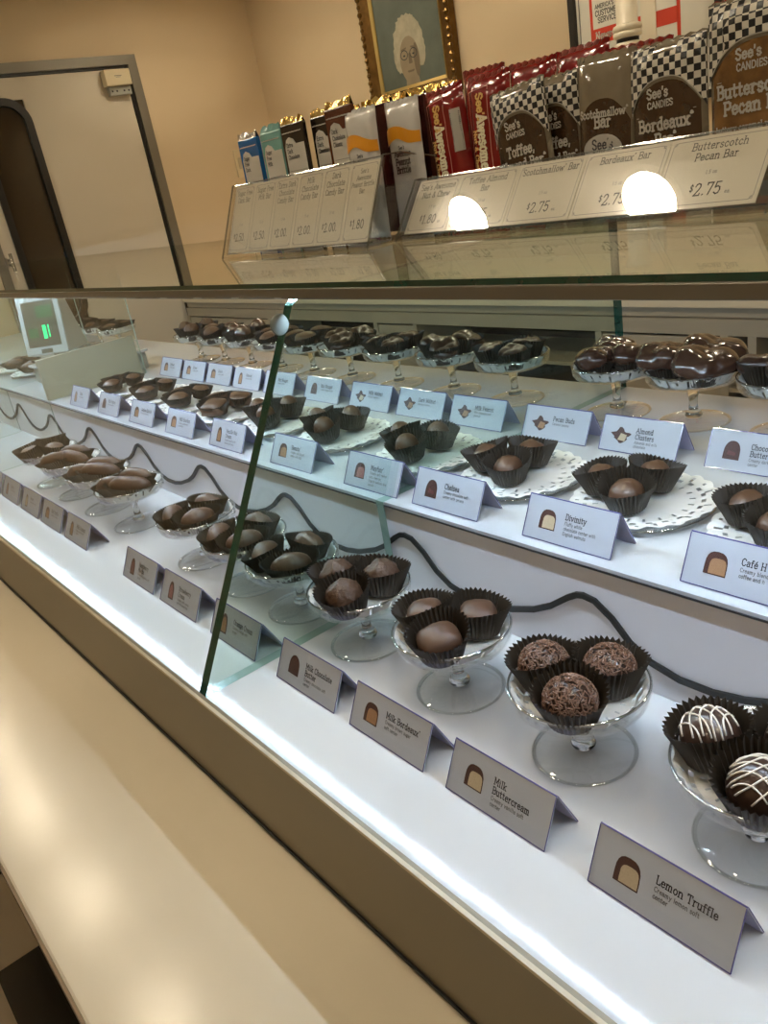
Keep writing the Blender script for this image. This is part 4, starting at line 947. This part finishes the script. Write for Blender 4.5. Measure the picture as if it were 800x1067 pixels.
def bag(x, y, w_, h, t_, top, nm, lines, barm, lab, rot, seed, logo=True, badge=False, arch_w=.42):
    q = pouch('checkered_bag' if top else 'clear_bag', x, y, zb, w_, h, t_, 'bag_back', lab, 'bagged candy bars', rot, seed=seed)
    hw = h * (1 - (top or .26))
    az = lambda u: hw - .002 - .026 * (abs((u / w_ - .5) / arch_w) ** 2.6)
    m = MB(); gridpoly(m, w_ * .07, w_ * .93, lambda u: .004, lambda u: az(u) - (.004 if top else .0), 16, 10); drape(m, w_, h, t_, seed=seed, off=.0006); build('window', m, barm, q, True)
    if top:
        m = MB(); gridpoly(m, .0012, w_ - .0012, az, lambda u: h - .002, 18, 6); drape(m, w_, h, t_, seed=seed, off=.0010); build('checkered_header', m, 'checks', q)
        m = MB(); n = 18
        for k in range(n):
            u0, u1 = w_ * (.06 + .88 * k / n), w_ * (.06 + .88 * (k + 1) / n); seg(m, (u0, az(u0)), (u1, az(u1)), .0012, .0012)
        drape(m, w_, h, t_, seed=seed, off=.001); build('window_edge', m, 'pale_ink', q)
    m = MB(); yy = hw - .022
    if logo:
        write(m, "See's", w_ * .42, yy, .0098, .2, 'C', z=.0006); write(m, 'CANDIES', w_ * .45, yy - .0105, .0066, .2, 'C', False, z=.0006); yy -= .018
        seg(m, (w_ * .12, yy), (w_ * .88, yy), .0006, .0006); yy -= .016
    for s in lines:
        hh = min(.0125, w_ * .80 / text_width(s)); write(m, s, w_ * .5, yy, hh, .2, 'C', z=.0006); yy -= hh * 1.35
    if logo: seg(m, (w_ * .12, yy + .006), (w_ * .88, yy + .006), .0006, .0006)
    drape(m, w_, h, t_, seed=seed, off=.0010); build('lettering', m, 'pale_ink', q)
    if badge:
        m = MB(); cx, cz = w_ * .5, yy - .008; 
        for k in range(24):
            a0, a1 = 2 * PI * k / 24, 2 * PI * (k + 1) / 24; m.poly([(cx, cz, .0008), (cx + .028 * math.cos(a0), cz + .017 * math.sin(a0), .0008), (cx + .028 * math.cos(a1), cz + .017 * math.sin(a1), .0008)])
        drape(m, w_, h, t_, seed=seed, off=.0010); build('oval_badge', m, 'pale_ink', q)
        m = MB(); write(m, "See's", cx, cz, .011, .16, 'C', z=.0012); write(m, 'CANDIES', cx, cz - .009, .006, .16, 'C', False, z=.0012); drape(m, w_, h, t_, seed=seed, off=.0010); build('badge_lettering', m, 'ink', q)
    return q
bag(-.846, .914, .098, .166, .016, .18, '', ['Toffee,', 'Almond Bar*'], 'bar_brown', 'checkered toffee almond bag touching the lettered red bar', (-.03, -.10, 0), 11)
bag(-.800, .936, .080, .170, .016, .18, '', ['Toffee,', 'Almond Bar*'], 'bar_brown', 'checkered toffee bag in the middle of its three', (-.03, -.05, 0), 12)
bag(-.768, .960, .075, .168, .016, .18, '', ['Toffee,', 'Almond Bar*'], 'bar_brown', 'checkered toffee bag behind, touching the Scotchmallow bag', (-.03, .0, 0), 13)
bag(-.724, .922, .086, .182, .018, 0, '', ['Scotchmallow*', 'Bar'], 'bar_brown', 'clear bag reading Scotchmallow Bar with an oval badge', (-.03, .03, .0), 14, logo=False, badge=True)
bag(-.640, .922, .100, .176, .018, .20, '', ['Bordeaux*', 'Bar*'], 'bar_brown', 'checkered bag reading Bordeaux Bar', (-.03, -.02, 0), 15)
bag(-.540, .922, .120, .198, .020, .19, '', ['Butterscotch', 'Pecan Bar*', 'buttery caramel with pecans', 'dipped in milk chocolate'], 'bar_nut', 'tall checkered bag reading Butterscotch Pecan Bar, showing nuts', (-.03, -.02, 0), 16)

# ================================================================== BACK CABINET
q = empty('back_cabinet', (-1.5, 2.3, 0)); tag(q, 'long beige back counter cabinet with dark open cubbyholes below the wall pictures', 'cabinet')
def cb(name, a, b, mt, bevel=0):
    o = boxo(name, a, b, mt, q, bevel); o.location = (1.5, -2.3, 0); return o
BX0, BX1, BY = -4.49, 2.3, 2.1
cb('countertop', (BX0, BY - .012, Z0 + .066), (BX1, YW, Z0 + .092), 'cabinet_top', .003)
cb('fascia', (BX0, BY + .010, Z0 + .036), (BX1, BY + .03, Z0 + .066), 'cabinet_beige')
cb('lower_rail', (BX0, BY, Z0 - .012), (BX1, BY + .03, Z0 + .033), 'cabinet_beige')
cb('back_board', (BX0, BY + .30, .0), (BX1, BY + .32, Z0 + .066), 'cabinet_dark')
cb('plinth', (BX0, BY, 0), (BX1, BY + .30, .30), 'cabinet_beige')
seq = [(-4.49, -3.60, 'p'), (-3.60, -2.75, 'o'), (-2.75, -2.50, 'p'), (-2.50, -1.62, 'o'), (-1.62, -1.20, 'p'), (-1.20, -1.12, 'c'), (-1.12, -.9, 'c'), (-.9, -.68, 'c'), (-.68, .6, 'p'), (.6, 2.3, 'p')]
m = MB()
for a, b, kd in seq: m.box((a - .012, BY, .30), (a + .012, BY + .295, Z0 - .0125))
o = build('upright', m, 'cabinet_beige', q); o.location = (1.5, -2.3, 0); o['kind'] = 'stuff'
for a, b, kd in seq:
    a += .0125; b -= .0125
    if kd == 'p':
        cb('drawer_front', (a, BY + .004, Z0 - .30), (b, BY + .02, Z0 - .020), 'cabinet_beige', .003); cb('cupboard_door', (a, BY + .004, .31), (b, BY + .02, Z0 - .31), 'cabinet_beige', .003)
    else:
        for zz in ([-.085, -.16, -.30, -.45] if kd == 'c' else [-.12, -.32]): cb('cubby_shelf', (a, BY + .002, Z0 + zz - .012), (b, BY + .295, Z0 + zz), 'cabinet_beige')

# ================================================================== WALL PICTURES
def wallpt(x, y): p = onY(x, y, YW); return p.x, p.z
px0, px1 = -3.475, -2.885; pz0, pz1 = Z0 + .83, Z0 + 1.56
q = empty('framed_portrait', ((px0 + px1) / 2, YW, pz0)); tag(q, 'gold framed painting of a grey-haired person in glasses and shawl', 'picture')
W, H = px1 - px0, pz1 - pz0; fw = .062
m = MB()
def frame_bar(m, fw, d0, d1):
    o_ = [(-W / 2, 0), (W / 2, 0), (W / 2, H), (-W / 2, H)]; i_ = [(-W / 2 + fw, fw), (W / 2 - fw, fw), (W / 2 - fw, H - fw), (-W / 2 + fw, H - fw)]
    for k in range(4):
        k2 = (k + 1) % 4; m.hexa([(o_[k][0], -.002, o_[k][1]), (o_[k2][0], -.002, o_[k2][1]), (i_[k2][0], -.002, i_[k2][1]), (i_[k][0], -.002, i_[k][1])], [(o_[k][0], -d0, o_[k][1]), (o_[k2][0], -d0, o_[k2][1]), (i_[k2][0], -d1, i_[k2][1]), (i_[k][0], -d1, i_[k][1])])
frame_bar(m, fw, .05, .03); random.seed(8)
for k in range(90):      # carved leaf knobs round the outer edge
    t = k / 90 * 4; s_, u = int(t), t - int(t)
    c_ = [(-W / 2 + u * W, .006), (W / 2 - .006, u * H), (W / 2 - u * W, H - .006), (-W / 2 + .006, H - u * H)][s_]
    r_ = .011 + .004 * random.random(); m.lathe([(.0001, -r_), (r_ * .7, -r_ * .7), (r_, 0), (r_ * .7, r_ * .7), (.0001, r_)], 8, (c_[0], -.046, c_[1]))
build('frame', m, 'frame_gold', q, False)
m = MB(); W0, H0 = W, H
o_ = [(-W / 2 + fw, fw), (W / 2 - fw, fw), (W / 2 - fw, H - fw), (-W / 2 + fw, H - fw)]; g_ = .014; i_ = [(-W / 2 + fw + g_, fw + g_), (W / 2 - fw - g_, fw + g_), (W / 2 - fw - g_, H - fw - g_), (-W / 2 + fw + g_, H - fw - g_)]
for k in range(4):
    k2 = (k + 1) % 4; m.hexa([(o_[k][0], -.002, o_[k][1]), (o_[k2][0], -.002, o_[k2][1]), (i_[k2][0], -.002, i_[k2][1]), (i_[k][0], -.002, i_[k][1])], [(o_[k][0], -.034, o_[k][1]), (o_[k2][0], -.034, o_[k2][1]), (i_[k2][0], -.026, i_[k2][1]), (i_[k][0], -.026, i_[k][1])])
build('frame_liner', m, 'frame_gold_light', q)
m = MB(); m.box((i_[0][0], -.02, i_[0][1]), (i_[2][0], -.004, i_[2][1])); build('canvas', m, 'canvas_teal', q)
fx, fz = wallpt(429, 50); fx -= (px0 + px1) / 2; fz -= pz0 + .035; LAY = [0]
def blob(pts, lay):
    LAY[0] += 1; return [(fx + a * 1.3, -.0205 - LAY[0] * .0002, fz + b * 1.25) for a, b in pts]
def ell(cx, cz, rx, rz, lay, n=28, wob=0, seed=0): return blob([(cx + rx * math.cos(2 * PI * k / n) * (1 + wob * math.sin(k * 2.7 + seed)), cz + rz * math.sin(2 * PI * k / n) * (1 + wob * math.cos(k * 3.1 + seed))) for k in range(n)], lay)
clip = lambda p: (min(max(p[0], i_[0][0] + .001), i_[2][0] - .001), p[1], max(p[2], i_[0][1] + .001))
def pp(name, polys, mt):
    m = MB()
    for p in polys: m.poly([clip(v) for v in p])
    build(name, m, mt, q)
pp('painted_shawl', [blob([(-.20, -.34), (-.19, -.24), (-.12, -.16), (-.04, -.12), (.05, -.11), (.12, -.16), (.20, -.21), (.24, -.34)], 1)], 'paint_shawl')
pp('painted_dress', [blob([(-.06, -.34), (-.05, -.16), (-.045, -.115), (.0, -.14), (.05, -.11), (.06, -.16), (.07, -.34)], 2)], 'paint_dark')
pp('painted_hair', [ell(.002, .055, .078, .075, 3, wob=.06), ell(-.055, .01, .028, .055, 3, wob=.08), ell(.060, .015, .026, .055, 3, wob=.08, seed=2), ell(.0, .108, .052, .030, 3, wob=.1)], 'paint_hair')
pp('painted_face', [ell(.0, -.010, .053, .078, 4), blob([(-.03, -.06), (.035, -.06), (.04, -.125), (.0, -.145), (-.035, -.12)], 3)], 'paint_skin')
pp('painted_shading', [ell(.036, -.015, .014, .055, 5), blob([(-.004, .012), (.008, .012), (.013, -.022), (-.006, -.022)], 5), blob([(-.020, -.043), (.020, -.043), (.014, -.050), (-.014, -.050)], 5), blob([(-.040, .030), (-.012, .034), (-.012, .028), (-.040, .024)], 5), blob([(.040, .030), (.012, .034), (.012, .028), (.040, .024)], 5)], 'paint_shade')
m = MB()
for s_ in (-1, 1):
    n = 16
    for k in range(n):
        a0, a1 = 2 * PI * k / n, 2 * PI * (k + 1) / n; ro, ri = 1.0, .84; cx, cz, rx, rz = s_ * .032, .012, .026, .021
        m.poly([(fx + cx + rx * ro * math.cos(a0), -.0250, fz + cz + rz * ro * math.sin(a0)), (fx + cx + rx * ro * math.cos(a1), -.0250, fz + cz + rz * ro * math.sin(a1)), (fx + cx + rx * ri * math.cos(a1), -.0250, fz + cz + rz * ri * math.sin(a1)), (fx + cx + rx * ri * math.cos(a0), -.0250, fz + cz + rz * ri * math.sin(a0))])
    m.poly([(fx + s_ * .032 + .008 * math.cos(2 * PI * k / 10), -.0249, fz + .009 + .0035 * math.sin(2 * PI * k / 10)) for k in range(10)])
build('painted_glasses', m, 'paint_dark', q)
# --- framed certificate
a0 = -2.267; q = empty('framed_certificate', (a0, YW, Z0 + .60)); tag(q, 'black framed certificate holding a red bordered award sheet, behind the white post', 'picture')
m = MB(); Wc, Hc = .62, .80
for a, b in (((0, -.03, 0), (.026, -.002, Hc)), ((Wc - .026, -.03, 0), (Wc, -.002, Hc)), ((.026, -.03, 0), (Wc - .026, -.002, .026)), ((.026, -.03, Hc - .026), (Wc - .026, -.002, Hc))): m.box(a, b)
build('frame', m, 'rubber_black', q)
m = MB(); m.box((.026, -.012, .026), (Wc - .026, -.002, Hc - .026)); build('mat_board', m, 'poster_white', q)
m = MB(); m.box((.038, -.0135, .05), (.041, -.0122, Hc - .05)); build('mat_groove', m, 'ink_grey', q)
m = MB(); m.box((.088, -.014, .06), (.46, -.0122, Hc - .06)); build('red_border', m, 'poster_red', q)
m = MB(); m.box((.101, -.0155, .11), (.447, -.0142, Hc - .075)); build('sheet', m, 'poster_white', q)
zc = lambda v: wallpt(625, v)[1] - (Z0 + .60)
m = MB(); m.box((.098, -.0165, zc(46) ), (.45, -.0157, zc(30))); build('red_banner', m, 'poster_red', q)
m = MB(); write(m, "AMERICA'S", .114, zc(9), .013, .17, serif=False); write(m, 'CUSTOMER', .114, zc(9) - .024, .017, .17, serif=False); write(m, 'SERVICE', .124, zc(9) - .047, .017, .17, serif=False)
link('lettering', m.mesh('lettering', 'ink'), q, (0, -.0160, 0), (PI / 2, 0, 0))
m = MB(); write(m, 'Newsweek', .112, (zc(46) + zc(30)) / 2 - .011, .024, .2); link('banner_lettering', m.mesh('banner_lettering', 'poster_white'), q, (0, -.0168, 0), (PI / 2, 0, 0))
# --- white turned post standing on the back counter
pc = onY(653, 20, 2.62); q = empty('turned_post', (pc.x, 2.62, Z0 + .0925)); tag(q, 'white turned post with ringed collars standing in front of the framed certificate', 'post')
H = 1.10; zr = pc.z - (Z0 + .0925)
m = MB(); m.lathe([(.045, 0), (.045, .02), (.034, .03), (.034, H), (.0001, H)], 32); build('shaft', m, 'column_white', q, True)
zq = [onY(653, v, 2.62).z - (Z0 + .0925) for v in (29, 36, 48)]
for z in zq:
    m = MB(); m.lathe([(.034, z - .012), (.044, z - .008), (.047, z), (.044, z + .008), (.034, z + .012)], 32, close=True); build('collar_ring', m, 'column_white', q, True)
z = onY(653, 42, 2.62).z - (Z0 + .0925); m = MB(); m.lathe([(.034, z - .008), (.0355, z - .008), (.0355, z + .008), (.034, z + .008)], 32, close=True); build('black_band', m, 'rubber_black', q, True)
# --- white corner trim further right
tx = wallpt(670, 0)[0]
m = MB(); m.box((tx, YW - .02, Z0 + .092), (tx + .06, YW, ZC)); structure(build('trim_1', m, 'column_white'))

# ================================================================== WORLD / VIEW
w = bpy.data.worlds.new('world'); S.world = w; w.use_nodes = True
w.node_tree.nodes['Background'].inputs[0].default_value = (.9, .75, .55, 1); w.node_tree.nodes['Background'].inputs[1].default_value = 0.02
S.view_settings.view_transform = 'Standard'; S.view_settings.look = 'None'; S.view_settings.gamma = 1; S.view_settings.use_curve_mapping = False
S.view_settings.exposure = 0.0
S.cycles.use_denoising = True
S.cycles.max_bounces = 14; S.cycles.transparent_max_bounces = 32; S.cycles.transmission_bounces = 10; S.cycles.glossy_bounces = 6; S.cycles.diffuse_bounces = 4
S.cycles.caustics_refractive = False; S.cycles.caustics_reflective = False; S.cycles.sample_clamp_indirect = 6
